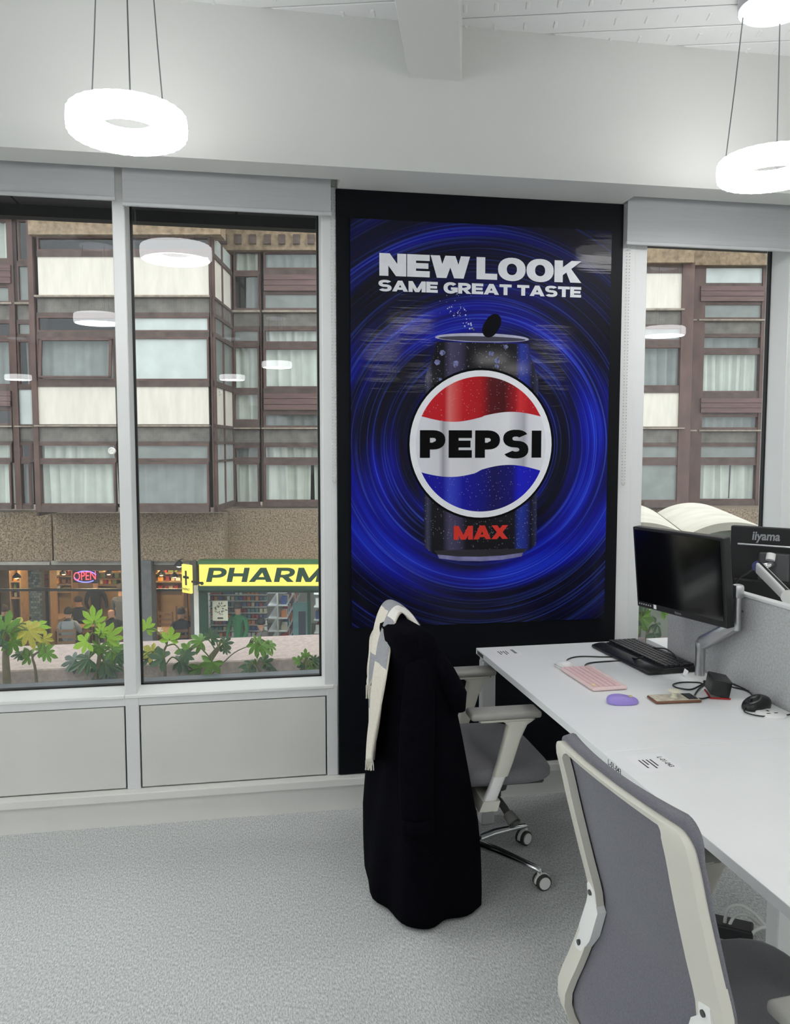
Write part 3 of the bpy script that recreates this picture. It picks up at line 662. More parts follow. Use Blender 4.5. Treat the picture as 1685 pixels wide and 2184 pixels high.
# concrete bands: above the top windows and above the shops; dark rooms behind the windows
m_conc=pm('brown_concrete',(140,122,100),.95,var=.35,vscale=9,bump=.6,bscale=30,detail=6)
for x0,x1,w,yb in ((-860,79,WL-.2,460),(60,470,WB-.2,500),(440,1260,WM-.2,533),(1230,1480,WB2-.2,560),(1440,2180,WR-.2,565)):
    u0,zb=UZ(x0,yb,w); u1,_=UZ(x1,yb,w); B().bx(u0,u1,w,w+.5,zb,zb+3).obj('concrete_band',m_conc,bld)
for i in range(7):
    u,z=UZ(470+i*31,520,WM-.25); B().bx(u,u+.14,WM-.26,WM-.2,z,z+.2).obj('dentil',m_browna,bld)
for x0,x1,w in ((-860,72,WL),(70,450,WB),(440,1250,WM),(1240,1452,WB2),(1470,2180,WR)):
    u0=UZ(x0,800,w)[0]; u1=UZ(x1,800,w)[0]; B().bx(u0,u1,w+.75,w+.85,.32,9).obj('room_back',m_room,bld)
def band(x0,x1,y0,y1,w,w2=3):
    u0,z1=UZ(x0,y0,w); u1,z0=UZ(x1,y1,w); B().bx(u0,u1,w,w+w2,z0,z1).obj('pebbledash_band',m_pebble,bld)
WS=17.3
band(-900,112,1092,1197,WS+.25); band(112,480,1094,1197,WS); band(470,1150,1088,1194,WS+.35); band(1150,2200,1086,1200,WS+1.0)
cell('soffit_strip',pm('shop_fascia',(150,146,138),.7,var=.15),-900,106,1199,1210,WS+.1,.1); cell('soffit_strip',pm('shop_fascia',(150,146,138)),109,424,1197,1208,WS+.1,.1)
for px,py,w,r_ in ((240,962,WB-.02,8),(469,838,WB+.45,5)):
    u,z=UZ(px,py,w); k=r_*w/FPX; b=B(); b.lathe([(k,0),(k,.05),(k*.75,.07),(k*.7,.05),(k*.25,.05),(k*.2,.07)],20); b.bm.transform(Matrix.Translation((u,w,z))@Matrix.Rotation(R(90),4,'X')); b.obj('vent_fan',pm('vent_white',(222,220,212),.5),bld,40)
# street-side ground storey walls
B().bx(UZ(1050,1300,18)[0],UZ(2200,1300,19)[0],WS+1.2,WS+1.6,-3.4,.0).obj('ground_wall',m_browna,bld)

# ---------------- cafe interior and pharmacy interior shells
m_cw=pm('cafe_wall',(122,100,78),.9,var=.3,vscale=1.5); m_cf=pm('cafe_floor',(92,76,60),.6,var=.2,vscale=3)
FZ=-3.4
uc0,uc1=UZ(-700,1300,WS)[0],UZ(404,1300,WS)[0]
ZC=UZ(200,1212,WS+.3)[1]
cafe=thing('cafe_room','dim warmly lit cafe room behind the shopfront glass',None,L2W(0,0,0),EXT_RZ,kind='structure')
B().bx(uc0-2,uc1,24,24.2,FZ,ZC).obj('back_wall',m_cw,cafe); B().bx(uc0-2,uc1+.4,WS,24.2,ZC,ZC+.1).obj('ceiling_board',pm('cafe_ceiling',(70,60,52),.9),cafe); B().bx(uc0-2,uc1+.4,WS,24.2,FZ-.05,FZ).obj('floor_board',m_cf,cafe)
B().bx(uc1,uc1+.12,WS+.3,24.2,FZ,ZC).obj('party_wall',pm('cafe_party',(108,104,98),.8),cafe); B().bx(uc0-2.1,uc0-2,WS,24.2,FZ,ZC).obj('end_wall',m_cw,cafe)
m_warm=pm('cafe_light',(255,226,180),.5,emit=42,emitc=(255,220,170))
for i,(u,w) in enumerate(((-6.8,18.6),(-5.2,18.6),(-7.6,20.6),(-5.8,20.6),(-8.8,19.2),(-6.6,22.6),(-8.8,22.6),(-4.9,22.4))):
    B().box((u,w,ZC-.04),(.8,.14,.05),.01,1).obj('ceiling_lamp',m_warm,cafe)
# shopfront frames
m_shopf=pm('shopfront_black',(24,23,24),.5)
sf=thing('cafe_shopfront','black framed cafe shopfront under the pebbledash band','shopfront',L2W(0,0,0),EXT_RZ)
def scell(par,name,mat,x0,x1,y0,y1,w,th=.06,**k): return cell(name,mat,x0,x1,y0,y1,w,th,0,par,**k)
scell(sf,'head_rail',m_shopf,-900,404,1208,1214,WS+.25); scell(sf,'middle_rail',m_shopf,-900,404,1256,1261,WS+.25)
scell(sf,'mullion',m_shopf,-4,2,1210,1500,WS+.25); scell(sf,'mullion',m_shopf,262,268,1210,1500,WS+.25); scell(sf,'mullion',m_shopf,398,404,1210,1500,WS+.25)
cell('column',pm('column_grey',(96,96,96),.8,var=.15),300,330,1196,1560,WS-.1,.35,0,bld)
b=B(); u0,z1=UZ(-900,1212,WS+.27); u1,_=UZ(398,1212,WS+.27); b.face([(u0,WS+.28,FZ),(u1,WS+.28,FZ),(u1,WS+.28,z1),(u0,WS+.28,z1)]); b.obj('pane',glassmat('shop_glass',.06,(.9,.92,.9)),sf)
def ext(name,label,cat,px,py,w,rz=0,group=None,z=None):
    u,zz=UZ(px,py,w); return thing(name,label,cat,L2W(u,w,zz if z is None else z),EXT_RZ+rz,group)
# OPEN neon
t=ext('neon_sign','red and blue neon OPEN sign in the cafe window','sign',180,1230,WS+.45)
s_=(WS+.45)/FPX
pts=[(24*s_*math.cos(a)*1.0+2*s_,0,12*s_*math.sin(a)) for a in [k*2*PI/40 for k in range(41)]]
m_nb=pm('neon_blue',(120,120,255),.4,emit=2.2,emitc=(110,110,255)); m_nr=pm('neon_red',(255,70,80),.4,emit=3.0,emitc=(255,60,70))
B().tube(pts[2:16],.012,6).obj('blue_arc',m_nb,t); B().tube(pts[21:36],.012,6).obj('blue_arc',m_nb,t)
text('open_letters','OPEN',.27,m_nr,t,axes((-23*s_,-.03,-.085),(1,0,.06),(0,0,1)),offset=-.002,xs=.72)
B().bx(-26*s_,30*s_,.02,.05,-13*s_,13*s_).obj('backing',m_shopf,t)
# tiled pillar in the cafe
t=ext('tiled_pillar','grey-green tiled pillar standing inside the cafe','pillar',74,1300,WS+.8,z=FZ)
m_tile=[pm('tile_%d'%i,c,.4,var=.1) for i,c in enumerate(((104,106,94),(84,88,78),(122,122,110),(72,74,68)))]
hp=ZC-FZ; B().bx(-.105,.115,.012,.3,0,hp).obj('core',pm('pillar_core',(60,60,56),.8),t)
trs=[B().bx(0,.068,0,.012,0,.055,.004,1).mesh('tile') for _ in range(4)]
for me,mm in zip(trs,m_tile): me.materials.append(mm)
tr=random.Random(5)
for r_ in range(28):
    for c_ in range(4):
        x=-.125+c_*.074-(.037 if r_%2 else 0)
        if x<-.13 or x>.11: continue
        link('tile',trs[tr.randrange(4)],t,loc=(x,0,.85+r_*.06))
# ---- shelves / counters with goods in the cafe
m_shelf=pm('cafe_shelf',(150,118,82),.6,var=.15); m_cream=pm('goods_cream',(232,210,170),.6,var=.15); goods=[m_cream,pm('goods_amber',(214,150,60),.6,var=.15),pm('goods_white',(232,230,222),.6),pm('goods_red',(176,42,38),.6),pm('goods_brown',(120,78,48),.6),pm('goods_green',(112,124,64),.6)]
gr=random.Random(21)
ORD=['first','second','third','fourth','fifth','sixth','seventh','eighth','ninth','tenth','eleventh','twelfth','thirteenth','fourteenth','fifteenth','sixteenth','seventeenth','eighteenth','nineteenth','twentieth']
GN=['cream','amber','white','red','brown','green']
def shelfunit(name,label,px0,px1,w,ys,group,cat='shelf'):
    u0=UZ(px0,1300,w)[0]; u1=UZ(px1,1300,w)[0]
    t=thing(name,label,cat,L2W(u0,w,FZ),EXT_RZ); W_=u1-u0
    zs=[UZ(px0,y,w)[1]-FZ for y in ys]
    for s in (0,1): B().bx(s*(W_-.03),s*(W_-.03)+.03,0,.4,0,max(zs)+.25).obj('side_panel',m_shelf,t)
    for z in zs: B().bx(.03,W_-.03,0,.4,z-.03,z).obj('shelf_board',m_shelf,t)
    B().bx(.03,W_-.03,.38,.4,0,max(zs)+.25).obj('back_panel',pm('shelf_back',(196,160,108),.7),t)
    for si,z in enumerate(zs):
        x=.06; ni=0
        while x<W_-.16:
            a=gr.uniform(.07,.15); h=gr.uniform(.07,.17); gi=gr.randrange(6)
            o=B().box((0,0,h/2),(a,gr.uniform(.1,.2),h),.01,1).obj('goods_box',goods[gi],label='%s packet, %s shelf down, %s along, %s'%(GN[gi],ORD[si],ORD[ni],group),cat='packet',group=group); ni+=1
            p=L2W(u0,w,FZ); v=Vector((x+a/2,.16,z)); c_,s__=math.cos(EXT_RZ),math.sin(EXT_RZ); o.location=p+Vector((v.x*c_-v.y*s__,v.x*s__+v.y*c_,v.z)); o.rotation_euler=(0,0,EXT_RZ)
            x+=a+gr.uniform(.02,.07)
shelfunit('pastry_counter','lit cafe counter with rows of pale goods beside the OPEN sign',206,262,20.5,(1220,1234,1247),'cafe counter by the neon sign')
shelfunit('wall_shelf','brown cafe shelf between the tiled pillar and the OPEN sign',112,156,21.5,(1228,1246,1262),'cafe shelf past the pillar')
shelfunit('spice_rack','small rack of red and amber jars beside the tiled pillar',86,108,18.6,(1222,1238,1252),'red rack by the pillar')
shelfunit('wooden_dresser','wooden dresser with pale crockery in the cafe beyond the grey column',331,392,21.0,(1222,1240,1258),'dresser behind the grey column')
shelfunit('bread_shelf','shelf with amber lit trays at the cafe window edge',22,46,19.5,(1240,1258,1275),'bread shelf at the edge')
# ---- cafe tables and chairs
m_ttop=pm('table_wood',(150,118,84),.45,var=.15,vscale=8); m_cw2=pm('cafe_chair_wood',(120,88,58),.55,var=.15)
def cafe_table(label,px,w):
    u=UZ(px,1300,w)[0]; t=thing('cafe_table',label,'table',L2W(u,w,FZ),EXT_RZ,'cafe tables')
    B().bx(-.34,.34,-.34,.34,.71,.745,.01,1).obj('table_top',m_ttop,t); B().lathe([(.035,.02),(.035,.71)],10).obj('pedestal',m_shopf,t); B().lathe([(.24,0),(.24,.015),(.05,.04)],16).obj('foot',m_shopf,t)
def cafe_chair(label,px,w,rz=0):
    u=UZ(px,1300,w)[0]; t=thing('cafe_chair',label,'chair',L2W(u,w,FZ),EXT_RZ+rz,'wooden cafe chairs')
    B().bx(-.2,.2,-.2,.2,.44,.47,.01,1).obj('seat',m_cw2,t)
    for sx in (-1,1):
        for sy in (-1,1): B().bx(sx*.18-.016,sx*.18+.016,sy*.18-.016,sy*.18+.016,0,.44 if sy>0 else .95).obj('leg',m_cw2,t)
    for z in (.62,.75,.88): B().bx(-.17,.17,-.192,-.172,z-.03,z+.03).obj('slat',m_cw2,t)
cafe_table('square wooden cafe table in front of the man in the grey shirt',146,19.15)
cafe_table('square wooden cafe table beyond the tiled pillar',112,20.4)
cafe_table('square wooden cafe table beside the grey column',352,18.8)
cafe_table('square wooden cafe table under the OPEN sign',232,19.6)
for i,(px,w,rz,lb) in enumerate(((100,19.5,.2,'slatted wooden cafe chair near the tiled pillar'),(345,19.8,2.9,'slatted wooden cafe chair beyond the table by the grey column'),(378,20.4,2.7,'slatted wooden cafe chair against the dresser'),(200,20.9,3.1,'slatted wooden cafe chair near the counter'))): cafe_chair(lb,px,w,rz)
# ---- hanging lamps and crockery
m_bulb=pm('cafe_bulb',(255,214,150),.4,emit=14,emitc=(255,206,140))
for i,(px,py,w,lb) in enumerate(((36,1232,18.4,'small warm hanging lamp over the bread shelf'),(100,1226,19.4,'small warm hanging lamp past the tiled pillar'),(136,1224,20.6,'small warm hanging lamp over the brown cafe shelf'),(232,1224,19.8,'small warm hanging lamp by the cafe counter'),(344,1226,19.2,'small warm hanging lamp beside the grey column'),(372,1230,20.0,'small warm hanging lamp in front of the dresser'))):
    u,z=UZ(px,py,w); t=thing('hanging_lamp',lb,'lamp',L2W(u,w,z),EXT_RZ,'warm cafe lamps')
    B().lathe([(.10,0),(.09,.04),(.03,.10),(.015,.12)],14).obj('lamp_shade',m_shopf,t,40); B().lathe([(.001,-.03),(.04,-.015),(.045,.01),(.02,.04)],12).obj('bulb',m_bulb,t,True); B().tube([(0,0,.12),(0,0,max(.13,ZC-z-.01))],.006,5).obj('cord',m_shopf,t)
for i,(px,w,dx,lb) in enumerate(((146,19.15,-.15,'white cup on the table of the grey-shirted man'),(146,19.15,.16,'white cup across the table of the grey-shirted man'),(352,18.8,-.1,'white cup on the table beside the grey column'),(112,20.4,.1,'white cup on the table beyond the tiled pillar'),(232,19.6,.1,'white cup on the table under the OPEN sign'))):
    u=UZ(px,1300,w)[0]; t=thing('cup',lb,'cup',L2W(u+dx,w-.1,FZ+.745),0,'cafe cups'); B().lathe([(.07,0),(.075,.012),(.03,.012),(.03,.02),(.042,.08),(.038,.08),(.026,.022)],14).obj('body',m_white,t,40); B().tube([(.04,0,.065),(.065,0,.055),(.06,0,.03),(.034,0,.03)],.006,5).obj('handle',m_white,t)
# ---- people
def person(label,px,w,rz,pose,cloth,hairc,scale=1.0,legs=(40,40,46)):
    u=UZ(px,1300,w)[0]; t=thing('person',label,'person',L2W(u,w,FZ),EXT_RZ+rz,'people across the street')
    if pose=='sit':
        J={'pel':(0,0,.52,.15),'wa':(0,.02,.68,.14),'ch':(0,.04,.90,.155),'nb':(0,.05,1.06,.07),'nk':(0,.06,1.12,.055),'hd':(0,.085,1.2,.085),'ht':(0,.085,1.3,.08)}
        A=[('sL',(-.17,.04,1.0,.07)),('eL',(-.23,.12,.78,.05)),('hL',(-.12,.36,.80,.035))]; B2=[('sR',(.17,.04,1.0,.07)),('eR',(.24,.14,.78,.05)),('hR',(.10,.38,.80,.035))]
        G=[('kL',(-.13,.45,.5,.075)),('aL',(-.13,.42,.1,.05)),('fL',(-.13,.56,.04,.04))]; H=[('kR',(.13,.45,.5,.075)),('aR',(.13,.42,.1,.05)),('fR',(.13,.56,.04,.04))]
    else:
        J={'pel':(0,0,.92,.14),'wa':(0,0,1.08,.13),'ch':(0,.0,1.30,.15),'nb':(0,.0,1.45,.07),'nk':(0,.01,1.51,.055),'hd':(0,.03,1.60,.085),'ht':(0,.03,1.70,.08)}
        A=[('sL',(-.18,0,1.40,.07)),('eL',(-.25,.02,1.13,.05)),('hL',(-.22,.16,.93,.035))]; B2=[('sR',(.18,0,1.40,.07)),('eR',(.25,.02,1.13,.05)),('hR',(.22,.16,.93,.035))]
        G=[('kL',(-.1,.02,.5,.075)),('aL',(-.1,0,.1,.05)),('fL',(-.1,.13,.035,.04))]; H=[('kR',(.1,.02,.5,.075)),('aR',(.1,0,.1,.05)),('fR',(.1,.13,.035,.04))]
    names=list(J); V=[J[k] for k in names]; E=[(i,i+1) for i in range(6)]
    for ch,root in ((A,2),(B2,2),(G,0),(H,0)):
        p=root
        for k,v in ch: V.append(v); E.append((p,len(V)-1)); p=len(V)-1
    me=bpy.data.meshes.new('body'); me.from_pydata([v[:3] for v in V],E,[])
    o=link('body',me,t); sk=o.modifiers.new('skin','SKIN'); ss=o.modifiers.new('smooth','SUBSURF'); ss.levels=ss.render_levels=1
    for i,v in enumerate(V): me.skin_vertices[0].data[i].radius=(v[3],v[3]*(.75 if i in(0,1,2) else 1)); me.skin_vertices[0].data[i].use_root=(i==0)
    zn=J['nk'][2]-.03; zl=.60 if pose=='sit' else .9
    m=bpy.data.materials.new('clothing'); m.use_nodes=True; nt=m.node_tree; n=nt.nodes; L=nt.links; bs=n['Principled BSDF']; bs.inputs['Roughness'].default_value=.85
    tc=n.new('ShaderNodeTexCoord'); sp=n.new('ShaderNodeSeparateXYZ'); L.new(tc.outputs['Object'],sp.inputs[0]); rp=n.new('ShaderNodeValToRGB'); rp.color_ramp.interpolation='CONSTANT'
    mr=n.new('ShaderNodeMath'); mr.operation='DIVIDE'; mr.inputs[1].default_value=2; L.new(sp.outputs[2],mr.inputs[0]); L.new(mr.outputs[0],rp.inputs[0]); e=rp.color_ramp.elements
    e[0].position=0; e[0].color=(*lin(legs),1); e[1].position=zl/2; e[1].color=(*lin(cloth),1); x=e.new(zn/2); x.color=(*lin((190,144,118)),1)
    L.new(rp.outputs[0],bs.inputs['Base Color']); o.data.materials.append(m)
    if hairc:
        hx=J['hd'][1]; hz=(J['hd'][2]+J['ht'][2])/2+.005
        b=B(); rings=[]
        for k in range(7):
            a=R(-20+110*k/6); rr_=.098*math.cos(a); rings.append([(rr_*math.cos(q*2*PI/14),hx-.012+rr_*1.12*math.sin(q*2*PI/14),hz+.012+.118*math.sin(a)) for q in range(14)])
        b.loft(rings); b.obj('hair',pm('hair_%d'%hairc[0],hairc,.7),t,True)
    t.scale=(scale,)*3
person('man in a pale grey shirt seated with his back to the cafe window',144,18.3,.15,'sit',(150,156,158),(30,26,24))
person('person in dark clothes seated facing out at the table across from the grey-shirted man',172,19.9,2.9,'sit',(36,36,42),(48,40,36))
person('bald person in a dark jacket seated at the cafe window edge',238,18.4,.5,'sit',(38,40,42),None)
person('person in black standing at the counter below the OPEN sign',205,20.2,.1,'stand',(26,26,30),(26,22,20))
person('person in a grey coat standing at the end of the cafe counter',258,19.2,-.3,'stand',(96,98,102),(60,52,46))
person('person in a navy coat seated beyond the grey column',386,18.3,.3,'sit',(26,32,52),(24,24,30))
person('dark clothed person seated at the near edge of the cafe',8,18.6,.4,'sit',(52,48,46),(70,56,44))
for i,(px,w,rz,lb) in enumerate(((144,18.3,.15,'slatted wooden cafe chair under the man in the grey shirt'),(172,19.9,2.9,'slatted wooden cafe chair under the dark clothed sitter facing out'),(238,18.4,.5,'slatted wooden cafe chair under the bald sitter'),(386,18.3,.3,'slatted wooden cafe chair under the sitter in the navy coat'),(8,18.6,.4,'slatted wooden cafe chair at the picture edge'))): cafe_chair(lb,px,w,rz)
# ================================================================== PHARMACY
WP=16.9
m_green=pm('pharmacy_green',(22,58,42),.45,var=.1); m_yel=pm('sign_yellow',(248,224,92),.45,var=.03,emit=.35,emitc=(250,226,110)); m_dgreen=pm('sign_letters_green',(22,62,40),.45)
t=ext('pharmacy_sign','long yellow pharmacy fascia sign with slanted dark green letters','sign',425,1250,WP)
k_=WP/FPX; sw=620*k_; sh=48*k_
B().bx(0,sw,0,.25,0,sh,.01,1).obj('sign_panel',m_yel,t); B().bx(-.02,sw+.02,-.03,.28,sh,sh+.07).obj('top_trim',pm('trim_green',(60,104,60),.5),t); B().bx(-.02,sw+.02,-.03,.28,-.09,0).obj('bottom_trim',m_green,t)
b=B(); word(b,'PHARMACY',15*k_,15*k_+401*k_,9*k_,31*k_,-.006,t=.30,h=.22,gap=.10,slant=.22,W=1.12); b.obj('letters',m_dgreen,t,label='dark green slanted letters')
b=B(); b.lathe([(.036,0),(.036,.004)],20); b.bm.transform(Matrix.Translation((6*k_,-.004,6*k_))@Matrix.Rotation(R(90),4,'X')); b.obj('roundel',m_dgreen,t)
t=ext('projecting_sign','small yellow projecting sign with a dark cross by the long fascia','sign',400,1265,WP-.1,R(-38))
hs=62*k_; ws_=.30
B().bx(-ws_/2,ws_/2,-.03,.03,0,hs,.02,2).obj('sign_panel',m_yel,t)
for q,mm in ((-.034,m_dgreen),):
    B().bx(-.025,.025,q-.004,q+.004,.17,.47).bx(-.09,.09,q-.004,q+.004,.31,.36).obj('cross',pm('sign_ink',(40,46,30),.5),t)
text('sign_text','PHARMACY',.075,m_dgreen,t,axes((-ws_/2+.03,-.034,.06),(1,0,0),(0,0,1)),xs=.6)
B().bx(ws_/2,ws_/2+.3,-.015,.015,hs*.4,hs*.46).obj('bracket',m_shopf,t)
t=ext('cafe_awning_lamp','dark shaded wall lamp above the projecting sign','lamp',382,1207,WP+.1)
B().lathe([(.11,0),(.10,.03),(.04,.10),(.02,.11)],18).obj('lamp_shade',m_shopf,t); B().lathe([(.07,-.005),(.02,-.03)],14).obj('bulb',pm('bulb_warm',(255,240,210),.4,emit=4),t); B().bx(-.01,.01,0,.5,.10,.12).obj('lamp_arm',m_shopf,t)
up0,up1=UZ(424,1300,WP+.3)[0],UZ(1050,1300,WP+.3)[0]; ZP=UZ(500,1254,WP+.3)[1]
ph=thing('pharmacy_shopfront','dark green framed pharmacy shopfront under the yellow sign','shopfront',L2W(0,0,0),EXT_RZ)
for x0,x1 in ((424,447),(655,664),(820,830)): scell(ph,'upright',m_green,x0,x1,1252,1560,WP+.3,.08)
scell(ph,'head_rail',m_green,424,1050,1252,1264,WP+.3,.08)
scell(ph,'end_wall',pm('grey_reveal',(78,78,76),.8),404,425,1196,1560,WP+.35,.3)
b=B(); b.face([(up0,WP+.34,FZ),(up1,WP+.34,FZ),(up1,WP+.34,ZP),(up0,WP+.34,ZP)]); b.obj('pane',glassmat('shop_glass'),ph)
phr=thing('pharmacy_room','bright pharmacy sales room behind the glass',None,L2W(0,0,0),EXT_RZ,kind='structure')
m_pw=pm('pharmacy_wall',(206,206,198),.8,var=.05); 
B().bx(up0,up1,23,23.1,FZ,ZP+.05).obj('back_wall',m_pw,phr); B().bx(up0,up1,WP+.4,23.1,ZP+.04,ZP+.1).obj('ceiling_board',m_pw,phr); B().bx(up0,up1,WP+.3,23.1,FZ-.05,FZ).obj('floor_board',pm('pharmacy_floor',(176,172,158),.35,var=.06,vscale=2),phr)
B().bx(up0-.1,up0,WP+.3,23.1,FZ,ZP+.05).obj('side_wall',m_pw,phr); B().bx(up1,up1+.1,WP+.3,23.1,FZ,ZP).obj('side_wall',m_pw,phr)
m_cool=pm('pharmacy_light',(245,250,255),.5,emit=6,emitc=(240,248,255))
for u,w in ((-3.2,18.2),(-1.6,18.2),(-3.2,20.3),(-1.6,20.3),(-.2,18.6),(.3,20.6)): B().box((u,w,ZP+.02),(1.0,.25,.03),.005,1).obj('ceiling_lamp',m_cool,phr)
# back display of hanging packets, product by product
m_prod=[pm('packet_%d'%i,c,.5,var=.05) for i,c in enumerate(((196,60,66),(60,84,140),(226,226,222),(206,120,66),(90,96,120),(150,40,52),(70,120,130),(190,180,150)))]
pb_=[B().box((0,0,0),(.062,.05,.088),.004,1).mesh('packet') for _ in m_prod]
for me,mm in zip(pb_,m_prod): me.materials.append(mm)
t=ext('display_wall','tall pharmacy display wall with rows of packets behind the shop window','shelf',448,1400,17.9,z=FZ)
Wd=(572-448)*17.9/FPX; B().bx(0,Wd,.1,.14,0,ZP-FZ-.08).obj('back_panel',pm('display_grey',(120,112,110),.7),t)
rows=[ZP-FZ-.22-i*.135 for i in range(10)]
for z in rows: B().bx(0,Wd,-.02,.1,z-.06,z-.045).obj('shelf_board',m_pw,t)
org=L2W(UZ(448,1300,17.9)[0],17.9,FZ); c_,s__=math.cos(EXT_RZ),math.sin(EXT_RZ)
gp=random.Random(8)
for ri,z in enumerate(rows):
    for ci in range(14):
        x=.05+ci*(Wd-.1)/13
        if gp.random()<.06: continue
        pi=(gp.randrange(8) if ri%3 else (ri+ci//3)%8)
        o=link('product_packet',pb_[pi],label='small %s packet on the pharmacy display wall, %s row down, %s along'%(('red','blue','white','orange','slate','crimson','teal','beige')[pi],ORD[ri],ORD[ci]),cat='packet',group='packets on the pharmacy display wall')
        v=Vector((x,.02,z+gp.uniform(-.004,.004))); o.location=org+Vector((v.x*c_-v.y*s__,v.x*s__+v.y*c_,v.z)); o.rotation_euler=(0,0,EXT_RZ)
# window poster
t=ext('window_poster','cream poster with a dark leaf wreath in the pharmacy window','poster',470,1324,WP+.46)
B().bx(-17*k_,17*k_,0,.006,0,45*k_).obj('sheet',pm('poster_cream',(232,226,204),.7),t)
b=B(); wr=random.Random(4)
for i in range(26):
    a=i*2*PI/26+wr.uniform(-.1,.1); r_=wr.uniform(.05,.135); x,z=r_*math.cos(a),.26+r_*math.sin(a); q=wr.uniform(.014,.03)
    b.face([(x+q*1.6*math.cos(a),-.002,z+q*1.6*math.sin(a)),(x-q*.5*math.sin(a),-.002,z+q*.5*math.cos(a)),(x-q*math.cos(a),-.002,z-q*math.sin(a)),(x+q*.5*math.sin(a),-.002,z-q*.5*math.cos(a))])
b.obj('wreath_print',pm('poster_ink',(48,44,30),.7),t); B().bx(-.06,.06,-.003,-.001,.04,.075).obj('caption_print',pm('poster_ink',(48,44,30)),t)
# gondola shelving running into the shop
def gondola(label,px,w,length,rz):
    u=UZ(px,1300,w)[0]; t=thing('gondola_shelf',label,'shelf',L2W(u,w,FZ),EXT_RZ+rz)
    B().bx(-.22,.22,0,length,0,.12).obj('plinth',m_pw,t); B().bx(-.015,.015,0,length,.12,1.75).obj('spine',m_pw,t)
    for z in (.12,.45,.75,1.05,1.35,1.65): B().bx(-.22,.22,0,length,z,z+.025).obj('shelf_board',m_white,t)
    for zi,z in enumerate((.145,.475,.775,1.075,1.375)):
        for yi_,y in enumerate([q*.16+.1 for q in range(int(length/.16)-1)]):
            h=gp.uniform(.12,.2); o=B().box((0,0,h/2),(.12,.08,h),.008,1).obj('bottle_box',gp.choice(m_prod+[m_white,m_white]),label='small pack on %s, %s shelf up, %s along'%(label.split(' with')[0],ORD[zi],ORD[yi_]),cat='packet',group='packs on the '+label.split(' with')[0])
            for sx in ((1,) if rz>=0 else (-1,)): 
                v=Vector((.13*sx,y,z+.0)); a=EXT_RZ+rz; o.location=L2W(u,w,FZ)+Vector((v.x*math.cos(a)-v.y*math.sin(a),v.x*math.sin(a)+v.y*math.cos(a),v.z)); o.rotation_euler=(0,0,a)
gondola('white gondola shelf with mixed packs in the pharmacy',592,18.6,3.2,0.02)
gondola('white shelf row with mixed packs by the far pharmacy door',690,18.4,2.2,-.02)
t=ext('floor_standee','teal advertising standee inside the pharmacy door','sign',645,1400,18.0,R(10),z=FZ); B().bx(-.2,.2,-.01,.01,0,1.55).obj('board_sheet',pm('standee_teal',(96,140,140),.6,var=.2,vscale=4),t); B().bx(-.08,.08,-.018,-.012,.75,1.35).obj('figure_print',pm('standee_dark',(44,52,72),.6),t); B().bx(-.18,.18,-.018,-.012,.15,.55).obj('picture_print',pm('standee_pale',(206,200,184),.6,var=.2,vscale=9),t); B().bx(-.15,.15,.0,.3,0,.02).obj('foot',m_shopf,t)
person('person in a green top standing among the pharmacy shelves',508,17.56,2.8,'stand',(34,110,66),(48,40,34),.93)
person('dark haired child near the pharmacy window',562,17.5,1.2,'sit',(120,112,110),(22,20,20),.95)
# barrel vaults beyond the trough on the far side
m_vault=pm('vault_cream',(198,192,178),.8,var=.12,vscale=3,detail=5); m_vg=pm('vault_glazing',(150,158,142),.35,var=.06)
def vault(label,px,pytop,w,rad,depth,rz,hz):
    u,z=UZ(px,pytop,w); t=thing('barrel_vault',label,'rooflight',L2W(u,w,0),EXT_RZ+rz)
    b=B(); n=24; pr=lambda r,y:[(r*math.cos(R(55)+R(70)*k/n),y,z-rad+r*math.sin(R(55)+R(70)*k/n)) for k in range(n+1)]
    for (r0,r1,ya,yb) in ((rad,rad-.07,0,depth),):
        A,C,D,E_=b.ring(pr(r0,ya)),b.ring(pr(r0,yb)),b.ring(pr(r1,yb)),b.ring(pr(r1,ya))
        b.bridge(A,C,False); b.bridge(C,D,False); b.bridge(D,E_,False); b.bridge(E_,A,False)
    b.obj('vault_shell',m_vault,t,40)
    hw=rad*math.cos(R(55)); zs_=z-rad+rad*math.sin(R(55))-.06
    b=B(); b.face(pr(rad-.07,.06)+[(-hw,.06,zs_),(hw,.06,zs_)]); b.obj('end_glazing',m_vg,t)
    B().bx(-hw,hw,.04,depth,-3.4,zs_).obj('vault_wall',m_vg,t)
    B().bx(-.012,.012,.03,.06,-.5,z-.08).obj('glazing_bar',m_browna,t)
vault('cream barrel vault rooflight behind the nearer monitor',1370,1114,7.0,.68,2.6,R(-12),0)
vault('cream barrel vault rooflight between the two monitors',1568,1114,7.16,.68,2.6,R(-12),0)

